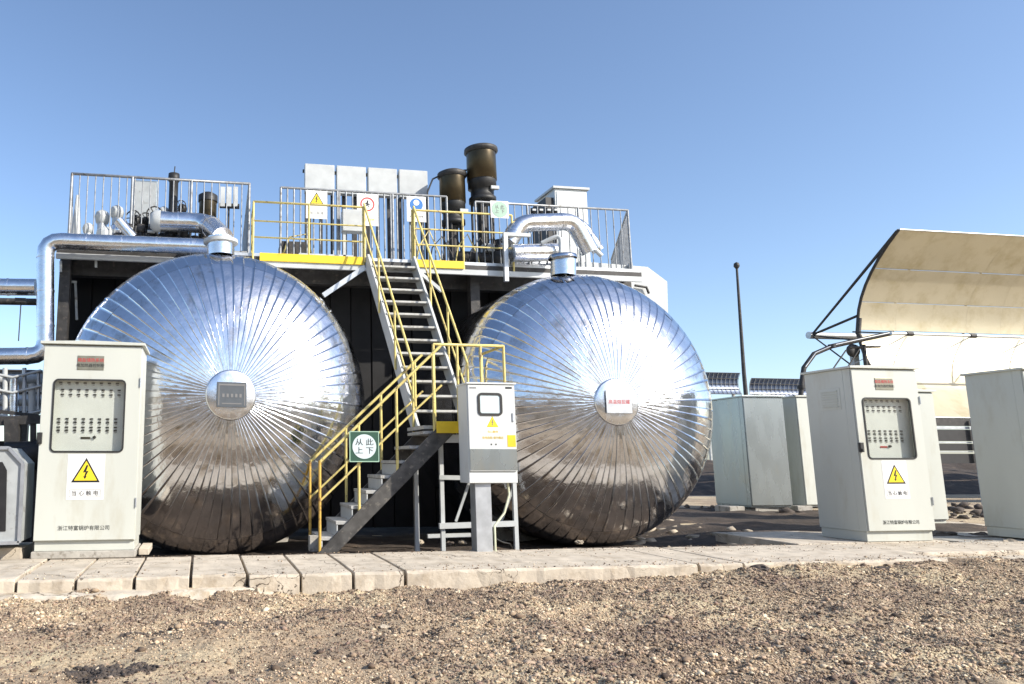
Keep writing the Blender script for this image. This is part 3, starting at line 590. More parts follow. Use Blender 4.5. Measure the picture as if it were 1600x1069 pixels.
def make_cabinet(label, base, rz, w=.86, d=.60, h=1.86, paint='cabinet', window=True, group=None, side_plate=False, plain=False, plinth=.09, small=False):
    t = thing('control_cabinet', label, 'cabinet', base, rz, group)
    yf = -d/2
    wx0, wx1, wz0, wz1 = -w/2+.115*w, -w/2+.85*w, h*.46, h*.815
    MB().lo((-w/2+.01, yf+.02, 0), (w/2-.01, d/2-.01, plinth)).build('plinth', paint, t, bevel=.004)
    b = MB()
    b.lo((-w/2, yf+.10, plinth), (w/2, d/2, h-.03)); b.lo((-w/2, yf, plinth), (-w/2+.04, yf+.10, h-.03)); b.lo((w/2-.04, yf, plinth), (w/2, yf+.10, h-.03))
    b.lo((-w/2+.04, yf, plinth), (w/2-.04, yf+.10, plinth+.03)); b.lo((-w/2+.04, yf, h-.06), (w/2-.04, yf+.10, h-.03))
    b.build('body', paint, t, bevel=.004)
    r = MB(); o = .03
    r.prism([(-w/2-o, yf-o-.02, h-.03), (w/2+o, yf-o-.02, h-.03), (w/2+o, yf-o-.02, h-.005), (0, yf-o-.02, h+.008), (-w/2-o, yf-o-.02, h-.005)], (0, d+2*o+.02, 0)); r.build('lid', paint, t, bevel=.003)
    # door with window opening
    dz0, dz1, dx0, dx1 = plinth+.012, h-.045, -w/2+.008, w/2-.008
    dm = MB(); y0, y1 = yf-.022, yf-.003
    if window:
        xs_ = [dx0, wx0+.012, wx1-.012, dx1]; zs_ = [dz0, wz0+.012, wz1-.012, dz1]
        for i in range(3):
            for j in range(3):
                if i == 1 and j == 1: continue
        dm.lo((xs_[0], y0, dz0), (xs_[1], y1, dz1)); dm.lo((xs_[2], y0, dz0), (xs_[3], y1, dz1)); dm.lo((xs_[1], y0, dz0), (xs_[2], y1, zs_[1])); dm.lo((xs_[1], y0, zs_[2]), (xs_[2], y1, dz1))
        dr = dm.build('door', paint, t)
        cx, cz = (wx0+wx1)/2, (wz0+wz1)/2; ww, wh = wx1-wx0, wz1-wz0
        wn = ring_frame(cx, cz, ww, wh, .05, .016, y0-.008, y0+.004, 'window_frame', 'rubber', t)
        MB().box((cx, y0+.006, cz), (ww-.02, .004, wh-.02)).build('pane', 'glass', wn)
        ib = MB().box((cx, yf+.062, cz), (w-.1, .01, wh+.12)).build('instrument_board', 'panel_board', t)
        yy = yf+.054
        for fz, cnt, off in ((.955, 8, 0), (.86, 8, .03), (.795, 8, .03), (.46, 8, 0), (.41, 8, 0), (.345, 8, 0), (.30, 8, 0)):
            m = MB(); m2 = MB()
            for q in range(cnt):
                xx = wx0+ww*(.08+off+q*.112); zz = wz0+wh*fz
                m.box((xx, yy, zz), (.030, .008, .014)); m2.box((xx+.004, yy-.004, zz-.018), (.022, .004, .005))
            m.build('indicator_row', 'ink', ib); 
            m2.build('label_row', 'ink_grey', ib)
        MB().box((wx0+ww*.46, yy, wz0+wh*.2), (.09, .008, .018)).build('switch', 'lamp_red' if small else 'brass', ib)
        MB().lathe([(.0, -.02), (.014, -.018), (.016, 0)], (wx0+ww*.58, yy, wz0+wh*.21), 12, 'Y').build('knob', 'ink', ib)
    else:
        dm.lo((dx0, y0, dz0), (dx1, y1, dz1)); dr = dm.build('door', paint, t, bevel=.004)
    if not plain:
        pl = MB().box((-w/2+.48*w, y0-.003, h*.895), (w*.27, .006, h*.07)).build('nameplate', 'plate', t, bevel=.002)
        text('熔盐储热系统', h*.021, 'red_ink', pl, (-w/2+.48*w, y0-.0068, h*.907)); text('电加热器控制柜', h*.019, 'ink', pl, (-w/2+.48*w, y0-.0068, h*.881))
        sk = MB().box((-w/2+.485*w, y0-.0012, h*.345), (w*.37, .0016, h*.215)).build('warning_sticker', 'sticker', t)
        warn_triangle(sk, -w/2+.485*w, h*.363, y0-.0024, w*.285)
        ring_frame(-w/2+.485*w, h*.268, w*.31, h*.035, .004, .0025, y0-.0024, y0-.0034, 'caption_box', 'ink_grey', sk)
        text('当 心 触 电', h*.026, 'ink', sk, (-w/2+.485*w, y0-.0034, h*.267))
        text('浙江特富锅炉有限公司', h*.024, 'ink', t, (-w/2+.49*w, y0-.0015, h*.105))
    if plain: return t
    hd = MB(); hd.lo((-w/2-.012, y0-.03, h*.50), (-w/2+.035, y0, h*.555)); hd.lo((-w/2-.002, y0-.042, h*.505), (-w/2+.018, y0-.02, h*.52)); hd.build('handle', 'rubber', t, bevel=.004)
    for fz in (.2, .78):
        MB().tube([(w/2-.004, y0-.008, h*fz), (w/2-.004, y0-.008, h*fz+.09)], .007, 8).build('hinge', 'galv', t)
    if side_plate:
        m = MB()
        for q in range(7): m.box((-w/2-.006, -.02, h*.80+q*.03-.06), (.012, .24, .012))
        m2 = ring = MB().box((-w/2-.002, -.02, h*.815), (.004, .30, .25)).build('vent_panel', paint, t, bevel=.002)
        for q in range(7): MB().box((-w/2-.008, -.02, h*.80+q*.03-.06), (.010, .23, .010)).build('louvre', paint, m2)
    return t
b1 = gnd(131, 861, .065); CB1 = Vector((b1.x, b1.y+.31, .065))
make_cabinet('pale control cabinet with dark-framed window and high-voltage sticker, in front of the left tank', CB1, radians(0), w=.93, d=.60, h=1.99, group='control cabinets')
fb = thing('concrete_base', 'rough concrete footing under the left control cabinet', 'base', (CB1.x, CB1.y, 0))
MB().box((0, 0, .0312), (.95, .64, .066)).build('footing', 'concrete_grey', fb, bevel=.008)
MB().box((.54, .10, .03), (.10, .5, .064)).build('kerb_stone', 'concrete', fb, bevel=.008)
# right-hand front cabinet
c3 = gnd(1357, 847, 0); W3, D3 = .88, .66
make_cabinet('pale control cabinet with window and high-voltage sticker, its grey left side in shade', Vector((c3.x+W3/2, c3.y+D3/2, .0)), radians(0), w=W3, d=D3, h=2.0, group='control cabinets', side_plate=True, plinth=.11, small=True)
c5 = gnd(1634, 845, 0)
make_cabinet('control cabinet cut by the right edge of the picture, mostly its shaded side showing', Vector((c5.x+W3/2, c5.y+D3/2, .0)), 0, w=W3, d=D3, h=2.0, group='control cabinets', plinth=.11)
c4 = gnd(1482, 818, 0); make_cabinet('plain pale cabinet half hidden behind the front right cabinet', Vector((c4.x-W3/2, c4.y+D3/2, .0)), 0, w=W3, d=D3, h=1.95, group='control cabinets', window=False, plain=True, plinth=.05)
MB_ = MB().box((c4.x-.2, c4.y+.2, -.05), (1.3, .95, .09)).build('concrete_pad', 'mortar', bevel=.01); tag(MB_, 'pale concrete pad under the half hidden cabinet', kind='structure')
def far_cab(pxl, pym, Dz, z, w, d, h, rz, label, paint='cabinet_grey'):
    a = at(pxl, pym, Dz); return make_cabinet(label, Vector((a.x, a.y, z)), rz, w=w, d=d, h=h, paint=paint, window=False, plain=True, plinth=.03)
far_cab(1176, 780, 12.6, .08, .78, 1.0, 2.0, radians(-3), 'grey cabinet on blocks right beside the right tank, below the antenna pole')
far_cab(1262, 780, 12.6, .08, .86, .85, 2.02, radians(0), 'pale grey cabinet on blocks behind the front right cabinet', 'cabinet')
for px, lb in ((1140, 'dark support block under the left side of the tank-side grey cabinet'), (1192, 'concrete support block under the front of the tank-side grey cabinet'), (1245, 'dark support block under the pale grey cabinet')):
    a = at(px, 795, 12.35); bl = MB().box((0, 0, .115), (.62 if px == 1192 else .3, .4, .23)).build('support_block', 'concrete_grey', bevel=.012); bl.location = (a.x, a.y, -.125); tag(bl, lb, 'block')

# pole-mounted box
pb = gnd(759, 862, 0); PBX, PBY = pb.x, pb.y+.09
pt = thing('power_box', 'pale electrical box with small window and yellow warning triangle on a square post', 'electrical box', (PBX, PBY, 0))
zb0, zb1 = at(770, 755, PBY-.12).z, at(770, 600, PBY-.12).z
wb = .52; cxb = .10
MB().lo((-.085, -.075, -.03), (.085, .075, zb0)).build('post', 'concrete_grey', pt, bevel=.004).data.materials[0] = M['galv']
MB().lo((cxb-wb/2, -.12, zb0), (cxb+wb/2, .16, zb1)).build('body', 'box_paint', pt, bevel=.006)
MB().lo((cxb-wb/2-.01, -.15, zb1-.006), (cxb+wb/2+.01, .17, zb1+.012)).build('lid', 'box_paint', pt, bevel=.003)
hB = zb1-zb0
dr = MB().lo((cxb-wb/2+.006, -.14, zb0+hB*.12), (cxb+wb/2-.006, -.122, zb1-.015)).build('door', 'box_paint', pt, bevel=.004)
MB().lo((cxb-wb/2+.008, -.145, zb0+hB*.13), (cxb+wb/2-.008, -.1405, zb0+hB*.34)).build('lower_panel', 'cabinet_grey', pt, bevel=.002)
wf = ring_frame(cxb-.02, zb0+hB*.79, .265, .235, .045, .024, -.150, -.138, 'window_frame', 'rubber', pt)
MB().box((cxb-.02, -.1415, zb0+hB*.79), (.22, .003, .19)).build('pane', 'sign_pale', wf)
sk = MB().box((cxb, -.1405, zb0+hB*.575), (.25, .0016, .17)).build('warning_sticker', 'sticker', pt)
warn_triangle(sk, cxb-.0, zb0+hB*.60, -.1415, .13, ('yellow', 'sign_yellow', 'ink_grey'))
text('当心触电', .03, 'yellow', sk, (cxb, -.1425, zb0+hB*.51))
text('有电危险 请勿靠近', .028, 'yellow', pt, (cxb, -.1415, zb0+hB*.45))
MB().box((cxb+.20, -.1412, zb0+hB*.42), (.09, .002, .12)).build('yellow_label', 'yellow', pt)
MB().box((cxb+.19, -.1412, zb0+hB*.96), (.07, .004, .018)).build('latch', 'ink', pt); MB().box((cxb-.2, -.1412, zb0+hB*.955), (.07, .003, .012)).build('maker_label', 'ink_grey', pt)
MB().box((cxb+.225, -.145, zb0+hB*.66), (.018, .012, .09)).build('handle', 'galv', pt, bevel=.003)
m = MB()
for q in (-.02, .03): m.box((cxb+q, -.1412, zb0+hB*.385), (.012, .004, .014))
m.build('vent_hole', 'ink', pt)
MB().tube([(.30, .0, zb0), (.305, -.01, zb0-.12), (.24, -.03, zb0-.30), (.13, -.05, zb0-.42), (.115, -.06, .25), (.115, -.06, -.02)], .012, 8).build('cable_hose', 'hose', pt)
MB().tube([(.125, -.06, .12), (.2, -.05, .085), (.34, .1, .05), (.45, .3, -.02)], .007, 8).build('cable', 'rubber', pt)

# stair sign
sgY = yN-.03
a, b = at(546, 722, sgY), at(592, 674, sgY); sc_ = (a+b)/2
sg = thing('direction_sign', 'square dark green sign with white disc and four black characters on the lower stair rail', 'sign', sc_)
sw = abs(b.x-a.x); sh = abs(b.z-a.z)
MB().box((0, 0, 0), (sw, .006, sh)).build('plate', 'sign_green', sg)
ring_frame(0, 0, sw, sh, .006, .010, -.006, -.0032, 'border', 'sign_edge', sg)
MB().lathe([(.0, -.0075), (sw*.40, -.0075), (sw*.40, -.003)], (0, 0, 0), 40, 'Y', False).build('disc', 'sign_pale', sg)
text('从 此', sw*.24, 'ink', sg, (0, -.009, sh*.13), sx=1.15); text('上 下', sw*.24, 'ink', sg, (0, -.009, -sh*.14), sx=1.15)

# ------------------------------------------------------------------ deck signs
def deck_sign(px0, px1, py0, py1, Y, label, kind):
    a, b = at(px0, py1, Y), at(px1, py0, Y); c = (a+b)/2; w_, h_ = b.x-a.x, b.z-a.z
    t = thing('safety_sign', label, 'sign', c, 0, 'safety signs on the deck railing')
    MB().box((0, 0, 0), (w_, .006, h_)).build('plate', 'sticker', t)
    if kind == 'tri':
        MB().box((0, -.0035, h_*.06), (w_*.8, .001, h_*.66)).build('field', 'sticker', t)
        warn_triangle(t, 0, h_*.17, -.0045, w_*.68); text('当心坠落', w_*.17, 'ink_grey', t, (0, -.004, -h_*.30))
    elif kind in ('red', 'blue'):
        R_ = w_*.34; mm = 'red_ink' if kind == 'red' else 'sign_blue'
        ro, ri = R_, R_*.82
        if kind == 'red':
            MB().lathe([(ri, -.0035), (ri, -.006), (ro, -.006), (ro, -.0035)], (0, 0, h_*.17), 32, 'Y', False).build('ring', mm, t)
            MB().prism([Vector((u*R_, -.0045, h_*.17+v*R_)) for u, v in ((-.05, .6), (.15, .5), (.1, .15), (.45, -.1), (.1, -.05), (.3, -.6), (0, -.15), (-.4, -.55), (-.1, 0), (-.4, .1), (-.1, .25))], (0, -.001, 0)).build('symbol', 'ink', t)
            text('禁止抛物', w_*.17, 'yellow', t, (0, -.004, -h_*.32))
        else:
            MB().lathe([(0, -.006), (ro, -.006), (ro, -.0035)], (0, 0, h_*.17), 32, 'Y', False).build('disc', mm, t)
            MB().lathe([(0, -.0075), (ro*.45, -.0075), (ro*.45, -.006)], (0, 0, h_*.25), 20, 'Y', False).build('symbol', 'sticker', t)
            text('必须系安全带', w_*.12, 'ink', t, (0, -.004, -h_*.30))
    else:
        MB().lathe([(0, -.006), (w_*.44, -.006), (w_*.44, -.0035)], (0, 0, 0), 32, 'Y', False).build('disc', 'sign_pale', t)
        t.children[0].data.materials[0] = M['sign_edge']
        text('从 此', w_*.24, 'ink_grey', t, (0, -.0075, h_*.13)); text('上 下', w_*.24, 'ink_grey', t, (0, -.0075, -h_*.13))
    return t
sy = 10.40
deck_sign(478, 511, 299, 341, sy, 'white sign with yellow warning triangle on the deck railing', 'tri')
deck_sign(558, 590, 304, 352, sy, 'white sign with red prohibition ring above the stair head', 'red')
deck_sign(636, 665, 308, 346, sy, 'white sign with blue round symbol right of the stair head', 'blue')
deck_sign(767, 794, 315, 340, DY0-.06, 'small green-edged sign with pale disc on the deck railing by the twin stacks', 'green')

# ------------------------------------------------------------------ roof equipment
pn = thing('white_panel_array', 'row of four white rectangular panels on dark legs above the deck', 'panel array', D(572, 10.6))
a4, b4 = at(474, 303, 11.3), at(668, 262, 11.3); wq = (b4.x-a4.x)/4; ztp, zbt = at(570, 263, 11.3).z, at(570, 306, 11.3).z
for k in range(4):
    MB().lo((a4.x+wq*k+.02, 11.25, zbt), (a4.x+wq*(k+1)-.02, 11.37, ztp)).build('panel', 'white_steel', pn, world=True, bevel=.006)
    MB().lo((a4.x+wq*k+.03, 11.32, ZD), (a4.x+wq*k+.06, 11.36, zbt)).build('leg', 'dark_steel', pn, world=True)
for k in range(11): MB().lo((a4.x+.09+k*(b4.x-a4.x)/11, 11.42, ZD), (a4.x+.145+k*(b4.x-a4.x)/11, 11.46, zbt+.03)).build('brace_post', 'dark_steel', pn, world=True)
MB().lo((a4.x, 11.38, ztp-.1), (b4.x, 11.41, ztp-.05)).build('back_rail', 'dark_steel', pn, world=True); MB().lo((b4.x-.05, 11.32, ZD), (b4.x-.02, 11.36, zbt)).build('leg', 'dark_steel', pn, world=True)

def P3(px, py, Y): return at(px, py, Y+.7)
def stack(px, pytop, wpx, Y, label, hc, mid):
    Y += .7
    top = at(px, pytop, Y); r = (Xat(px+wpx/2, pytop, Y)-Xat(px-wpx/2, pytop, Y))/2; base = Vector((top.x, Y, ZD)); H = top.z-ZD
    t = thing('exhaust_stack', label, 'stack', base, 0, 'exhaust stacks'); s = H/ (hc)
    z = lambda py: at(px, py, Y).z-ZD
    MB().lathe([(0.001, H+.015), (r*.8, H+.01), (r*1.08, H-.02), (r*1.1, H-.07), (r*.98, H-.10)], (0, 0, 0), 28).build('cap', 'dark_steel', t)
    MB().lathe([(r*.95, H-.09), (r*.97, z(mid)), (r*.90, z(mid)-.01)], (0, 0, 0), 28).build('upper_drum', 'brass', t)
    MB().lathe([(r*.92, z(mid)-.005), (r*.92, z(mid)-.13), (r*.75, z(mid)-.15), (r*.75, z(mid)-.28), (r*.88, z(mid)-.29), (r*.88, z(mid)-.36), (r*.3, z(mid)-.38)], (0, 0, 0), 28).build('motor_body', 'black', t)
    for k in range(5):
        a_ = k*2*pi/5+.4; MB().tube([(r*.7*cos(a_), r*.7*sin(a_), 0), (r*.7*cos(a_), r*.7*sin(a_), z(mid)-.35)], .02, 8).build('leg', 'dark_steel', t)
    MB().tube([(0, 0, 0), (0, 0, z(mid)-.36)], r*.35, 16).build('pipe', 'dark_steel', t)
    MB().lathe([(r*.9, .0), (r*.9, .05), (0.01, .05)], (0, 0, 0), 24).build('flange', 'galv', t)
    MB().box((r*.55, -r*.75, z(mid)-.17), (.13, .06, .05)).build('terminal_box', 'white_steel', t); return t
stack(751, 232, 45, 10.0, 'tall dark-capped brass-coloured stack, the higher of two on the deck', 1, 283)
stack(706, 270, 40, 10.1, 'shorter dark-capped brass-coloured stack left of the tall one', 1, 318)
sp = thing('pipe_bridge', 'thin dark pipe bent over between the two stacks', 'pipe', D(700, 10.15)); MB().tube([P3(668, 300, 10.1), P3(676, 280, 10.1), P3(700, 268, 10.1), P3(729, 266, 10.05)], .014, 8).build('pipe', 'dark_steel', sp, world=True)
MB().tube([P3(668, 300, 10.1), P3(668, 385, 10.1)], .014, 8).build('downpipe', 'dark_steel', sp, world=True)

# cladded pipe runs
def pipe(label, pts, r, mat='foil_pipe', n=20, flanges=(), bands=True, cat='pipe', name='insulated_pipe', elbow=.12):
    P_ = [Vector(p) for p in pts]; t = thing(name, label, cat, P_[0]); path = [P_[0]]
    for i in range(1, len(P_)-1):
        a, b, c = P_[i-1], P_[i], P_[i+1]; d1 = (a-b).normalized(); d2 = (c-b).normalized(); e = min(elbow, (a-b).length*.45, (c-b).length*.45)
        q0, q1 = b+d1*e, b+d2*e
        for k in range(5): u = k/4; path.append(q0*(1-u)**2+b*2*u*(1-u)+q1*u*u)
    path.append(P_[-1]); MB().tube(path, r, n).build('cladding', mat, t, world=True)
    if bands:
        for i in range(len(P_)-1):
            L_ = (P_[i+1]-P_[i]).length; d = (P_[i+1]-P_[i]).normalized(); k = elbow+.02
            while k < L_-elbow:
                p = P_[i]+d*k; MB().tube([p-d*.012, p+d*.012], r+.005, n).build('band', mat, t, world=True); k += .45
    for p, d in flanges: MB().tube([Vector(p)-Vector(d)*.02, Vector(p)+Vector(d)*.02], r*1.35, n).build('flange', 'galv', t, world=True)
    return t
ya = 9.0
pipe('long silver pipe along the deck edge, dropping and leaving the picture at the left edge',
     [P3(325, 386, ya), P3(71, 376, ya), P3(71, 556, ya), P3(-90, 558, ya)], .108, elbow=.2)
pipe('silver pipe entering at the left edge half way up', [P3(-60, 448, 9.6), P3(56, 449, 9.6)], .115, 'foil_pipe')
hk = thing('pipe_hanger', 'dark hanger and chain under the upper left pipe', 'hanger', P3(33, 470, 9.6)); MB().box((0, 0, 0), (.14, .1, .06)).build('clamp', 'dark_steel', hk)
MB().tube([(0, 0, 0), (.0, 0, -.55)], .008, 6).build('rod', 'dark_steel', hk)
pipe('short dark pipe stub below the upper left pipe', [P3(-60, 470, 10.2), P3(60, 472, 10.2)], .05, 'dark_steel', bands=False)
# left tank nozzle and its pipe
nz = thing('tank_nozzle', 'pale clad neck on top of the left tank with elbow pipe', 'nozzle', P3(345, 392, 8.35))
MB().tube([P3(345, 400, 8.35), P3(345, 372, 8.35)], .17, 24).build('neck', 'foil_pipe', nz, world=True); MB().tube([P3(345, 381, 8.35), P3(345, 376, 8.35)], .215, 24).build('flange', 'white_steel', nz, world=True)
elp = pipe('silver elbowed pipe lying on the deck and dropping to the left tank neck', [P3(248, 346, 9.35), P3(325, 349, 9.35), P3(348, 372, 8.6)], .14, elbow=.24)
MB().lathe([(.0, -.12), (.10, -.11), (.15, -.05), (.155, .03)], (0, 0, 0), 24, 'X').build('end_cap', 'white_steel', elp)
pipe('slanting silver pipe stub at the left of the deck', [P3(185, 345, 9.2), P3(208, 372, 9.2)], .07, bands=False)
# right tank nozzle and pipes
nz = thing('tank_nozzle', 'wide silver neck on top of the right tank', 'nozzle', P3(880, 425, 8.3)); MB().tube([P3(880, 432, 8.35), P3(880, 404, 8.35)], .165, 28).build('neck', 'foil_pipe', nz, world=True)
MB().lathe([(.185, -.02), (.185, .02), (.02, .03)], (0, 0, P3(880, 404, 8.35).z-P3(880, 425, 8.3).z), 28).build('flange', 'foil', nz)
pipe('arched silver pipe over the deck above the right tank', [P3(794, 380, 9.3), P3(812, 349, 9.3), P3(896, 346, 9.3), P3(922, 394, 9.3)], .13, elbow=.17)
pipe('horizontal silver pipe low on the deck edge left of the right tank neck', [P3(800, 396, 9.1), P3(872, 394, 9.1)], .13)
pipe('thin white pipe rising from the right tank neck', [P3(876, 404, 8.9), P3(876, 366, 8.9), P3(846, 380, 9.0)], .03, 'white_steel', bands=False)
pipe('thick silver pipe behind the arched pipe above the right tank', [P3(805, 352, 9.9), P3(905, 348, 9.9), P3(935, 392, 9.9)], .10, elbow=.16)
pipe('slanting white pipe right of the arched pipe', [P3(905, 365, 9.5), P3(940, 400, 9.5)], .035, 'white_steel', bands=False)
# column stub and frame at x=790
fr = thing('pipe_support', 'grey steel goalpost support under the pipes left of the right tank neck', 'support', P3(790, 440, 9.15))
MB().bar(P3(789, 366, 9.15), P3(791, 440, 9.15), .06, .06).build('post', 'galv', fr, world=True); MB().bar(P3(786, 366, 9.15), P3(828, 368, 9.15), .05, .05).build('beam', 'white_steel', fr, world=True)
# hut on the deck, right
h0 = P3(872, 310, 11.6); h1 = P3(922, 310, 11.6); ht = thing('deck_cabinet', 'pale grey cabinet with sloped lid on the right part of the deck', 'cabinet', D(897, 11.6))
hw = h1.x-h0.x; hz = P3(890, 296, 11.6).z-ZD
MB().lo((-hw/2, 0, 0), (hw/2, .7, hz)).build('body', 'box_paint', ht, bevel=.006); MB().prism([(-hw/2-.04, -.04, hz), (hw/2+.04, -.04, hz), (hw/2+.04, -.04, hz+.04), (-hw/2-.04, -.04, hz+.04)], (0, .8, 0)).build('lid', 'white_steel', ht)
MB().lo((-hw/2+.03, -.012, .05), (hw/2-.03, -.002, hz-.05)).build('door', 'box_paint', ht, bevel=.003)
MB().lo((-hw/2-.16, .05, .0), (-hw/2-.005, .6, hz-.16)).build('dark_side_block', 'black', ht)  # black block forming the dark left side of the cabinet
# row of small dark valves by the hut
for k, px in enumerate((832, 843, 855, 866)):
    p = P3(px, 330, 10.6); t = thing('valve', ('leftmost', 'second', 'third', 'rightmost')[k]+' dark valve actuator of the row behind the arched pipe', 'valve', (p.x, p.y, ZD), 0, 'dark valves behind the arched pipe'); zz = p.z-ZD
    MB().tube([(0, 0, 0), (0, 0, zz)], .018, 8).build('stem', 'dark_steel', t); MB().lathe([(0, zz+.05), (.05, zz+.04), (.055, zz-.04), (.02, zz-.05)], (0, 0, 0), 14).build('actuator', 'black', t); MB().box((.0, -.05, zz), (.06, .05, .03)).build('terminal', 'white_steel', t)
# junction box by the stair head
jb = thing('junction_box', 'small white box on two legs behind the stair head', 'electrical box', D(552, 9.5)); a, b = P3(536, 360, 9.5), P3(570, 328, 9.5)
o0 = Vector(jb.location); MB().lo(a-o0+Vector((0, 0, 0)), b-o0+Vector((0, .16, 0))).build('body', 'white_steel', jb, bevel=.005)
for xx in (a.x-o0.x+.03, b.x-o0.x-.03): MB().lo((xx-.02, .05, 0), (xx+.02, .09, a.z-o0.z)).build('leg', 'white_steel', jb)
# machinery on the deck at left
def valve(px, py, Y, s, label, mat='white_steel', wheel=True):
    s *= 1.45; wheel = wheel and mat == 'black'
    p = P3(px, py, Y); t = thing('gate_valve', label, 'valve', (p.x, p.y, ZD), random.uniform(-.4, .4), 'valves on the left part of the deck'); zz = p.z-ZD
    MB().lathe([(s*.75, 0), (s*.72, zz*.3), (s*.35, zz*.45), (s*.4, zz*.8), (s*.3, zz)], (0, 0, 0), 12).build('stem', 'dark_steel' if mat == 'black' else 'galv', t)
    MB().lathe([(s*.1, zz-s*.9), (s*.5, zz-s*.6), (s*.62, zz-s*.1), (s*.5, zz+s*.3), (s*.2, zz+s*.5), (.001, zz+s*.52)], (0, 0, 0), 16).build('bonnet', mat, t)
    MB().lathe([(s*.45, -s*.8), (s*.6, -s*.78), (s*.6, -s*.6), (s*.4, -s*.58), (s*.4, s*.58), (s*.6, s*.6), (s*.6, s*.78), (s*.45, s*.8)], (0, 0, s*.9), 16, 'X').build('body', 'dark_steel', t)
    if wheel:
        m = MB()
        pts = [(s*.75*cos(a_*pi/8), -s*.7, zz+s*.75*sin(a_*pi/8)) for a_ in range(17)]; m.tube(pts, s*.07, 6, False)
        for q in range(3): a_ = q*pi/3; m.tube([(s*.75*cos(a_), -s*.7, zz+s*.75*sin(a_)), (-s*.75*cos(a_), -s*.7, zz-s*.75*sin(a_))], s*.05, 6)
        m.build('handwheel', 'dark_steel', t)
    return t
valve(160, 338, 9.9, .12, 'squat white valve second from the left behind the left railing', wheel=False); valve(183, 330, 9.8, .11, 'white valve above the slanting pipe stub')
valve(138, 356, 9.8, .09, 'low pale valve nearest to the left corner of the deck', wheel=False)
valve(212, 344, 9.8, .10, 'black valve right of the slanting pipe stub', 'black'); valve(228, 346, 9.9, .09, 'black valve in front of the grey deck cabinet', 'black'); valve(243, 338, 9.75, .10, 'black valve at the capped end of the elbowed pipe', 'black')
valve(285, 325, 10.1, .08, 'small black valve right of the tall black actuator', 'black'); valve(256, 330, 9.9, .09, 'pale valve left of the tall black actuator')
cb = thing('deck_cabinet', 'grey-green cabinet standing behind the left deck railing', 'cabinet', D(223, 10.8)); a, b = P3(203, 340, 10.8), P3(243, 283, 10.8); w_ = b.x-a.x
MB().lo((-w_/2, 0, 0), (w_/2, .3, b.z-ZD)).build('body', 'cabinet_grey', cb, bevel=.006); MB().lo((-w_/2+.02, -.014, .04), (w_/2-.02, -.002, b.z-ZD-.03)).build('door', 'grey_paint', cb, bevel=.003)
ac = thing('valve_actuator', 'tall black actuator with thin rod on the left part of the deck', 'actuator', D(268, 9.8)); zt = P3(268, 272, 9.8).z-ZD
MB().lathe([(.11, 0), (.11, zt*.28), (.13, zt*.32), (.12, zt*.45), (.065, zt*.52), (.065, zt*.9), (.085, zt*.92), (.08, zt), (.001, zt+.01)], (0, 0, 0), 18).build('body', 'black', ac); MB().tube([(0, 0, zt), (.01, 0, zt+.12)], .008, 6).build('rod', 'dark_steel', ac)
dm_ = thing('vent_drum', 'short brass-coloured drum with dark cap right of the tall black actuator', 'drum', D(323, 10.0)); zt = P3(323, 303, 10).z-ZD; r_ = .13
MB().lathe([(r_*.8, 0), (r_*.8, zt*.35), (r_, zt*.36), (r_, zt*.9)], (0, 0, 0), 20).build('body', 'brass', dm_); MB().lathe([(r_*1.1, zt*.88), (r_*1.1, zt*.97), (r_*.6, zt+.01), (.001, zt+.01)], (0, 0, 0), 20).build('cap', 'black', dm_); MB().box((.0, -r_, zt*.5), (.06, .04, .14)).build('terminal_box', 'black', dm_)
bp = thing('board_stack', 'three narrow white upright boards at the right end of the left railing', 'board', D(360, 10.2))
for px in (344, 354, 364):
    a, b = P3(px, 322, 10.2), P3(px+8, 292, 10.2); MB().lo(a, b+Vector((0, .04, 0))).build('board', 'white_steel', bp, world=True)
MB().lo(P3(342, 324, 10.26), P3(374, 320, 10.3)).build('rail', 'dark_steel', bp, world=True); MB().lo(Vector((P3(356, 320, 10.26).x, 10.96, ZD)), P3(359, 320, 10.29)).build('leg', 'dark_steel', bp, world=True)
cn = thing('conical_guard', 'tall pale tapered cover in the left corner of the deck railing', 'cover', D(117, 9.75)); zt = P3(112, 305, 9.75).z-ZD
MB().lathe([(.07, 0), (.065, zt*.4), (.025, zt), (.001, zt+.01)], (0, 0, 0), 14).build('cover', 'white_steel', cn)
lt = thing('mixer_unit', 'low dark pump set under the elbowed pipe on the deck', 'pump', D(290, 9.7))
MB().lo((-.75, -.1, 0), (.6, .3, .09)).build('skid', 'black', lt); MB().lo((-.7, .0, .09), (-.2, .25, .34)).build('gearbox', 'black', lt, bevel=.02); MB().lathe([(.001, -.42), (.13, -.4), (.14, -.1), (.09, -.05), (.09, .2), (.15, .22), (.15, .34), (.02, .4)], (.1, .1, .23), 18, 'X').build('motor', 'black', lt)
mf = thing('valve_manifold', 'crowded black manifold of stub pipes and bodies under the elbowed pipe on the deck', 'manifold', D(262, 9.55)); rr = random.Random(5)
MB().lathe([(.001, -.75), (.10, -.74), (.10, .62), (.001, .63)], (0, .0, .16), 16, 'X').build('header', 'dark_steel', mf)
for k in range(9):
    x = -.68+k*.15; h_ = .22+.16*rr.random(); MB().tube([(x, .02, .1), (x, .02, h_)], .035, 10).build('stub', 'black', mf)
    MB().lathe([(.001, h_+.07), (.05, h_+.06), (.062, h_), (.062, h_-.05), (.03, h_-.06)], (x, .02, 0), 12).build('bonnet', rr.choice(['black', 'dark_steel', 'foil_pipe', 'black']), mf)
    if k % 2: MB().tube([(x-.05, -.07, h_-.03), (x+.05, -.07, h_-.03)], .022, 8).build('terminal', 'white_steel', mf)
MB().tube([(-.8, -.1, .05), (-.3, -.13, .09), (.2, -.11, .04), (.6, -.12, .08)], .016, 6).build('cable', 'rubber', mf)
ft = thing('insulated_fitting', 'crumpled silver-clad fitting cluster left of the slanting pipe stub', 'fitting', D(165, 9.7))
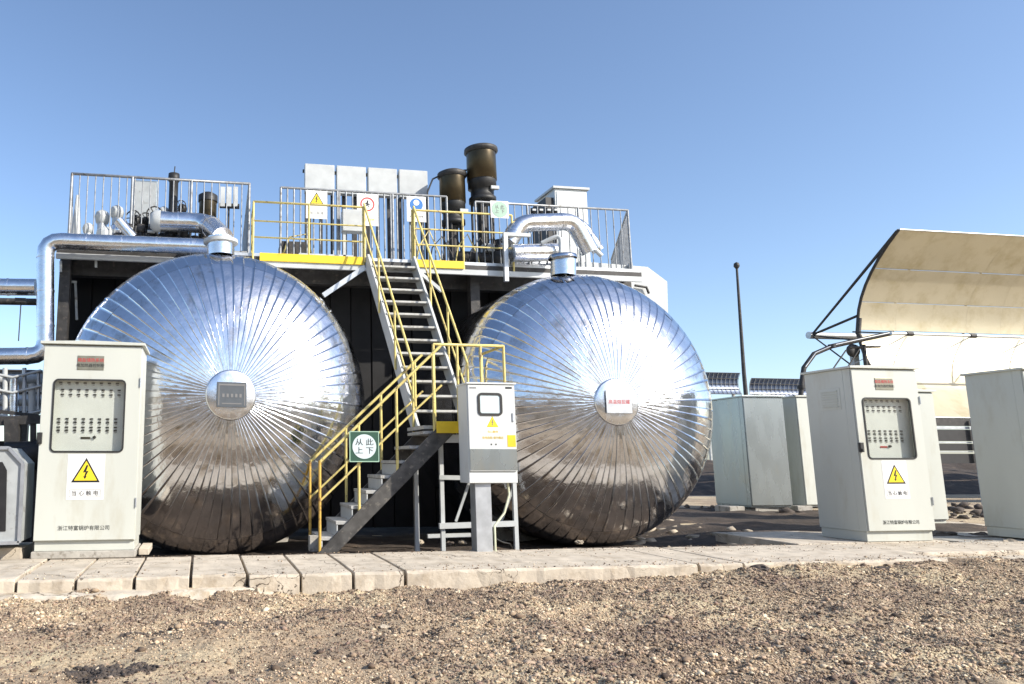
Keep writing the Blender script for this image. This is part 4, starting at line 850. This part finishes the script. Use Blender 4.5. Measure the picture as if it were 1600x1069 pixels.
for (x, z_, r_, mt) in ((-.18, .14, .12, 'foil_pipe'), (.0, .26, .13, 'white_steel'), (.15, .33, .11, 'foil_pipe'), (.08, .12, .13, 'dark_steel'), (-.33, .08, .09, 'white_steel'), (.24, .2, .08, 'foil_pipe')):
    MB().lathe([(.001, -r_), (r_*.6, -r_*.95), (r_*.95, -r_*.5), (r_*1.05, 0), (r_*.9, r_*.6), (r_*.5, r_), (.001, r_*1.02)], (x, rr.uniform(-.05, .05), z_), 9, rr.choice('XYZ'), False).build('shell', mt, ft)
for k in range(6): x = -.3+k*.11; MB().tube([(x, 0, 0), (x, 0, .14)], .02, 6).build('stem', 'dark_steel', ft)
ld = thing('insulated_vessel', 'short horizontal silver vessel low on the deck above the right tank', 'vessel', D(838, 9.75))
MB().lathe([(.001, -.48), (.10, -.45), (.15, -.36), (.155, .36), (.10, .45), (.001, .48)], (0, 0, .20), 24, 'X').build('shell', 'foil_pipe', ld); MB().lo((-.3, -.1, 0), (-.24, .1, .1)).build('saddle', 'dark_steel', ld); MB().lo((.24, -.1, 0), (.3, .1, .1)).build('saddle', 'dark_steel', ld)
for k in range(7): x = -.4+k*.13; MB().tube([(x, .1, .0), (x, .1, .38+.1*rr.random())], .02, 6).build('branch', rr.choice(['dark_steel', 'white_steel']), ld)
cv = thing('cable_bundle', 'loose dark cables looping along the deck beside the twin stacks', 'cable', D(700, 9.6))
for k in range(6):
    x0 = -.5+k*.2; MB().tube([(x0, 0, .0), (x0+.05, -.03, .25+.1*rr.random()), (x0+.22, .02, .42+.15*rr.random()), (x0+.36, 0, .2), (x0+.4, 0, 0)], .011, 6).build('cable', 'rubber' if k % 3 else 'yellow_rail', cv)
gb = thing('gearbox', 'squat dark gearbox with pale boxes at the foot of the twin stacks', 'gearbox', D(765, 9.85))
MB().lo((-.35, -.1, 0), (.3, .25, .3)).build('housing', 'dark_steel', gb, bevel=.03); MB().lo((-.15, -.16, .3), (.02, .0, .42)).build('terminal_box', 'white_steel', gb, bevel=.01); MB().lathe([(.001, .3), (.12, .3), (.12, .44), (.05, .46), (.05, .55), (.001, .55)], (.17, .05, 0), 16).build('motor', 'black', gb)
pm_ = thing('pump_skid', 'dark pump skid beside the twin stacks', 'pump', D(740, 9.75)); MB().lo((-.5, -.15, 0), (.62, .3, .08)).build('skid', 'galv', pm_)
MB().lathe([(.001, -.3), (.09, -.28), (.1, .05), (.06, .1), (.06, .3), (.12, .32), (.12, .45), (.001, .5)], (0, .0, .2), 18, 'X').build('motor', 'dark_steel', pm_)
tr_ = thing('cable_tray', 'dark box and cables at the left end of the middle deck railing', 'machinery', D(462, 9.9))
MB().lo((-.22, 0, 0), (.2, .4, .38)).build('housing', 'dark_steel', tr_, bevel=.02); MB().tube([(-.22, 0, .1), (-.1, -.05, .42), (.18, 0, .5), (.25, 0, .1)], .014, 8).build('cable', 'yellow_rail', tr_)
bg_ = thing('tarp_bundle', 'low bundle of grey-white foil scraps on the deck edge left of the stair head', 'bundle', D(500, 9.5))
MB().lo((-.7, 0, 0), (.9, .25, .05)).build('scrap', 'foil_pipe', bg_); MB().lo((-.3, .05, .051), (.5, .3, .10)).build('scrap', 'galv', bg_)
# big duct behind the right tank
dk = thing('air_duct', 'pale chamfered sheet-metal duct behind the top of the right tank', 'duct', P3(985, 480, 10.0))
pp = [(905, 408), (1012, 417), (1043, 440), (1045, 520), (1010, 520), (905, 520)]
MB().prism([P3(x, y, 9.9) for x, y in pp], (0, 1.0, 0)).build('casing', 'white_steel', dk, world=True, bevel=.01)
MB().bar(P3(985, 412, 9.86), P3(986, 452, 9.86), .05, .05).build('stiffener', 'white_steel', dk, world=True); MB().tube([P3(992, 446, 9.85), P3(1010, 449, 9.85), P3(1014, 459, 9.85)], .02, 8).build('handle', 'dark_steel', dk, world=True)

# ------------------------------------------------------------------ antenna pole
ap = at(1168, 612, 12.0); tp = at(1151, 418, 12.0); an = thing('antenna_pole', 'thin dark pole with small ball on top behind the grey cabinets', 'pole', (ap.x, 12.9, -.08)); Yp = 13.6
a0 = at(1165, 612, Yp); a1 = at(1151, 416, Yp); zt = a1.z+.08; an.location = (a0.x, Yp, -.08)
MB().tube([(0, 0, 0), (0, 0, zt*.55), (a1.x-a0.x, 0, zt)], [.055, .038, .022], 10).build('pole', 'dark_steel', an); MB().lathe([(.001, zt+.09), (.05, zt+.06), (.06, zt), (.03, zt-.05), (.001, zt-.06)], (a1.x-a0.x, 0, 0), 12).build('ball', 'dark_steel', an)

# ------------------------------------------------------------------ parabolic troughs
def make_trough(name, label, left, length, H, depth, tilt=0.0, rows=6, cols=14, mat='mirror', detail=True, group=None):
    """left: vertex line left end; trough runs along +X, opens towards -Y"""
    t = thing(name, label, 'solar collector', (left[0], left[1], -.08), 0, group); z0 = left[2]+.08
    def prof(u):   # u in -1..1
        y, z = -depth*u*u, u*H/2; return Vector((0, y*cos(tilt)-z*sin(tilt)*0, z0+z+y*0))
    cw = length/cols; ns = 4
    if detail:
        for r in range(rows):
            m = MB(); u0, u1 = -1+2*r/rows+.003, -1+2*(r+1)/rows-.003
            vs = []
            if 2*r == rows: u0 += .022
            if 2*(r+1) == rows: u1 -= .022
            for k in range(ns+1):
                p = prof(u0+(u1-u0)*k/ns)-prof((u0+u1)/2); vs += [p+Vector((.0015, 0, 0)), p+Vector((cw-.0015, 0, 0))]
            m.add(vs, [(2*k, 2*k+1, 2*k+3, 2*k+2) for k in range(ns)], True)
            nn = len(vs); m.add([p+Vector((0, .03, 0)) for p in vs], [(2*k, 2*k+2, 2*k+3, 2*k+1) for k in range(ns)], True)
            me = bpy.data.meshes.new('mirror_facet'); me.from_pydata([tuple(p) for p in m.v], [], m.f); me.polygons.foreach_set('use_smooth', m.sm); me.materials.append(M[mat])
            for c in range(cols):
                piece('mirror_facet', me, t, prof((u0+u1)/2)+Vector((c*cw, 0, 0)), (random.uniform(-.003, .003), 0, random.uniform(-.002, .002)))
    else:
        m = MB(); vs = []
        for k in range(13):
            p = prof(-1+k/6); vs += [p, p+Vector((length, 0, 0))]
        m.add(vs, [(2*k, 2*k+1, 2*k+3, 2*k+2) for k in range(12)], True); m.build('mirror_sheet', mat, t)
        for c in range(cols+1): MB().tube([prof(-1+k/4)+Vector((c*cw, -.05, 0)) for k in range(9)], .016, 5).build('rib', 'grey_paint', t)
        for r in range(5): MB().tube([prof(-1+r*.5)+Vector((0, -.05, 0)), prof(-1+r*.5)+Vector((length, -.05, 0))], .022, 5).build('purlin', 'dark_steel', t)
    return t, prof, z0
vx = at(1342, 505, 16.5); vtop = at(1395, 358, 15.05); vbot = at(1395, 652, 15.05)
Htr = vtop.z-vbot.z; vx = Vector((vx.x, 16.5, (vtop.z+vbot.z)/2))
tr, prof, z0 = make_trough('solar_trough', 'big parabolic trough mirror behind the right cabinets, beige above and white below', vx, 14.0, Htr, 1.45, rows=6, cols=13)
MB().tube([prof(-1+k/8)+Vector((-.03, .02, 0)) for k in range(17)], .035, 8).build('end_rib', 'dark_steel', tr)
for c in range(1, 13, 2): MB().tube([prof(-1+k/8)+Vector((c*14/13, .09, 0)) for k in range(17)], .03, 6).build('rib', 'galv', tr)
for u in (-1, 1): MB().tube([prof(u)+Vector((-.03, 0, 0)), prof(u)+Vector((14, 0, 0))], .022, 6).build('edge_rail', 'galv', tr)
O = Vector((vx.x, vx.y, -.08)); piv = at(1268, 524, 18.0)-O
for u, r_ in ((.99, .028), (.88, .028), (.18, .035), (-.1, .02), (-.9, .02)): MB().tube([prof(u)+Vector((-.05, .03, 0)), piv], r_, 8).build('strut', 'dark_steel', tr)
MB().tube([piv-Vector((.1, 0, 0)), piv+Vector((14, 0, 0))], .10, 12).build('torque_tube', 'galv', tr)
MB().tube([prof(.15)+Vector((-.05, -.04, 0)), prof(.0)+Vector((-.1, -.04, -.05)), prof(-.12)+Vector((-.05, -.06, 0))], .06, 8).build('joint', 'dark_steel', tr)
MB().bar(at(1333, 540, 16.7)-O, Vector((at(1333, 540, 16.7).x, 16.7, -.08))-O, .16, .12).build('pylon', 'grey_paint', tr)
MB().lathe([(.001, -.05), (.16, -.05), (.18, 0), (.16, .05), (.001, .05)], at(1333, 548, 16.6)-O, 14, 'Y').build('bearing', 'dark_steel', tr)
# receiver tube with its brackets
ry = 14.9; ra, rb = at(1392, 521, ry), at(1600, 541, ry); dd = (rb-ra).normalized(); rb = ra+Vector((12, 0, 0)); ra2 = ra
MB().tube([ra-O, rb-O], .035, 10).build('receiver_tube', 'galv', tr)
for k in range(7):
    p = ra+Vector((.5+k*1.75, 0, 0)); MB().tube([p-O, Vector((p.x, 0, 0))+Vector((0, 16.42, vx.z-.02))-O], .018, 6).build('receiver_bracket', 'dark_steel', tr)
    MB().tube([p-Vector((.08, 0, 0))-O, p+Vector((.08, 0, 0))-O], .055, 8).build('receiver_clamp', 'dark_steel', tr)
    q = Vector((p.x-.6, 16.1, vx.z-1.0)); MB().tube([p-O, q-O], .010, 5).build('stay', 'galv', tr)
hp = [at(1251, 640, 15.4), at(1252, 605, 15.4), at(1256, 575, 15.4), at(1272, 553, 15.4), at(1300, 541, 15.3), at(1345, 531, 15.2), at(1392, 521, 15.1)]
fx = thing('flexible_pipe', 'black curved flexible pipe rising to the end of the trough receiver', 'pipe', (hp[0].x, hp[0].y, -.08)); hp = [Vector((hp[0].x, hp[0].y, -.08))]+hp
MB().tube(hp, .055, 12).build('pipe', 'dark_steel', fx, world=True); MB().tube([p+Vector((0, -.05, .02)) for p in hp[3:]], .014, 8).build('conduit', 'galv', fx, world=True)
for i in (2, 5): MB().tube([hp[i]-Vector((0, 0, .04)), hp[i]+Vector((0, 0, .04))], .085, 12).build('coupling', 'black', fx, world=True)
rd = thing('roller_bracket', 'dark cluster of brackets under the flexible pipe', 'bracket', at(1350, 545, 15.35))
MB().tube([(-.4, 0, .02), (.45, 0, .06)], .03, 8).build('arm', 'dark_steel', rd); MB().tube([(0, 0, .1), (0, 0, -.42)], .045, 8).build('stem', 'dark_steel', rd); MB().tube([(-.5, 0, -.45), (-.1, 0, .02)], .018, 6).build('brace', 'dark_steel', rd); MB().tube([(-.9, 0, -.5), (-.5, 0, -.05)], .018, 6).build('brace', 'dark_steel', rd)
# low rack under the trough
rk = thing('pipe_rack', 'low rack of dark and white horizontal rails below the big trough', 'rack', (at(1440, 740, 14.2).x, 14.2, -.08))
for py0, py1, mt in ((652, 665, 'dark_steel'), (666, 670, 'galv'), (671, 689, 'black'), (690, 692, 'galv'), (693, 704, 'black'), (705, 706.5, 'grey_paint'), (709, 724, 'black')):
    a, b = at(1440, py1, 14.2), at(1440, py0, 14.2); MB().lo((a.x, 14.2, a.z), (a.x+6, 14.3, b.z)).build('rail', mt, rk, world=True)
for px in (1445, 1516, 1570, 1640): a = at(px, 655, 14.15); MB().lo((a.x, 14.1, -.1), (a.x+.06, 14.16, a.z)).build('post', 'grey_paint', rk, world=True)
bkx = np.linspace(9, 60, 90); bky = np.linspace(19, 30, 14); X, Y = np.meshgrid(bkx, bky)
Z = -.12+np.sin((Y-19)/11*pi)*(.55+.5*vnoise(X*.7, Y*.7, 41)+.25*vnoise(X*2.3, Y*2.3, 42))*np.clip((X-9)/3, 0, 1)
me = bpy.data.meshes.new('rubble_bank'); ii = (np.arange(13)[:, None]*90+np.arange(89)[None]).reshape(-1)
me.from_pydata(np.stack([X, Y, Z], -1).reshape(-1, 3).tolist(), [], np.stack([ii, ii+1, ii+91, ii+90], -1).tolist()); me.polygons.foreach_set('use_smooth', [True]*len(ii)); me.materials.append(M['soil'])
g = bpy.data.objects.new('rubble_bank', me); COL.objects.link(g); tag(g, 'low dark bank of rubble beyond the big trough', kind='structure')
n = 260; xs = RNG.uniform(9.5, 15.5, n); ys = RNG.uniform(8.8, 14.0, n)
stones('rubble', xs, ys, .03+.11*RNG.random(n)**3, 'rock_dark', flat=.6, label='dark rubble strewn behind the right-hand cabinets')
n = 160; xs = RNG.uniform(5.3, 7.3, n); ys = RNG.uniform(8.0, 12.0, n)
stones('rubble', xs, ys, .02+.10*RNG.random(n)**3, 'rock_pale', flat=.6, label='pale and brown rubble strewn between right tank and grey cabinets')
# far collectors
for px, py0, py1, ln, lab in ((1100, 583, 616, 2.4, 'distant dark blue collector row directly right of the right tank'), (1172, 592, 624, 4.6, 'distant dark blue collector row behind the grey cabinets')):
    a, b = at(px, py0, 42), at(px, py1, 42); t, pf, zz = make_trough('solar_trough', lab, Vector((b.x, 42, (a.z+b.z)/2)), ln, a.z-b.z, .25, cols=max(4, int(ln*3.4)), mat='mirror_far', detail=False, group='distant collector rows')
    for c in (0.2, ln-.3): MB().lo((c, .1, 0), (c+.15, .25, zz)).build('pylon', 'grey_paint', t)
# left-edge collector and machinery
lc = at(-140, 612, 15.0); hh = at(0, 582, 15).z-at(0, 645, 15).z
t, pf, zz = make_trough('solar_trough', 'bright trough mirror section seen between pipe and cabinet at the left edge', Vector((lc.x, 15.0, lc.z)), Xat(70, 612, 15)-lc.x, hh, .3, cols=9, mat='galv', detail=False)
for c in (.4, 2.0): MB().lo((c, .1, 0), (c+.12, .25, zz)).build('pylon', 'dark_steel', t)
for u in (-1, 1): MB().tube([pf(u), pf(u)+Vector((Xat(70, 612, 15)-lc.x, 0, 0))], .035, 6).build('edge_rail', 'galv', t)
for yy, r_, lab in ((592, .07, 'upper pale pipe at the left edge in front of the dark collector back'), (628, .05, 'lower thin pale pipe at the left edge in front of the dark collector back')):
    pipe(lab, [at(-70, yy, 11.0)+Vector((0, 0, 0)), at(66, yy+1, 11.0)], r_, 'white_steel', 12)
cl = thing('pipe_cluster', 'cluttered pale upright pipes and brackets at the left edge beside the left cabinet', 'pipe', (Xat(30, 600, 10.8), 10.8, -.1))
for k, (px, y0_, y1_, r_) in enumerate(((8, 575, 660, .035), (22, 590, 668, .06), (38, 575, 650, .03), (50, 600, 665, .05), (-12, 580, 660, .05), (60, 580, 640, .025))):
    MB().tube([at(px, y1_, 10.8), at(px, y0_, 10.8)], r_, 10).build('upright', ['white_steel', 'foil_pipe', 'galv'][k % 3], cl, world=True)
for y_ in (582, 606, 645): MB().tube([at(-20, y_, 10.75), at(20, y_+8, 10.75), at(64, y_-3, 10.75)], .02, 8).build('branch', 'white_steel', cl, world=True)
lm = thing('pump_station', 'dark steel pump frame at the left edge behind the grey chute', 'machinery', (Xat(30, 800, 9.2), 9.2, -.08))
for a, b, w_ in (((-40, 660, 9.2), (75, 655, 9.2), .10), ((20, 655, 9.2), (22, 860, 9.2), .16), ((52, 655, 9.2), (52, 860, 9.2), .06), ((-40, 704, 9.0), (70, 700, 9.0), .06), ((-30, 640, 9.4), (60, 650, 9.4), .04)):
    MB().bar(at(*a), at(*b), w_, w_).build('member', 'dark_steel', lm, world=True)
MB().lathe([(.001, -.3), (.16, -.28), (.17, .1), (.1, .14), (.1, .4)], at(48, 712, 9.1)-Vector(lm.location), 18, 'X').build('motor', 'black', lm)
MB().lo(at(-50, 862, 9.6), at(110, 690, 9.7)).build('back_panel', 'dark_wall', lm, world=True)
ch = thing('grey_chute', 'grey chamfered steel housing at the lower left edge beside the left cabinet', 'housing', (Xat(0, 850, 7.3), 7.3, 0))
op = [(-60, 700), (14, 700), (36, 724), (30, 848), (-60, 850)]; ip = [(-60, 722), (4, 722), (11, 735), (9, 830), (-60, 832)]
MB().prism([at(x, y, 7.36) for x, y in op], (0, .5, 0)).build('casing', 'grey_paint', ch, world=True, bevel=.006)
MB().prism([at(x, y, 7.355) for x, y in ip], (0, -.004, 0)).build('opening', 'black', ch, world=True)
m = MB()
for i in range(4): m.bar(at(op[i][0], op[i][1], 7.35), at(op[i+1][0], op[i+1][1], 7.35), .03, .03)
m.build('rim', 'galv', ch, world=True)
sl = MB().box((0, 0, .05), (.62, .5, .13)).build('kerb_block', 'concrete', bevel=.01); p = gnd(-10, 872, 0); sl.location = (p.x-.05, p.y+.2, -.02); tag(sl, 'pale concrete block under the grey chute at the left edge', 'block')
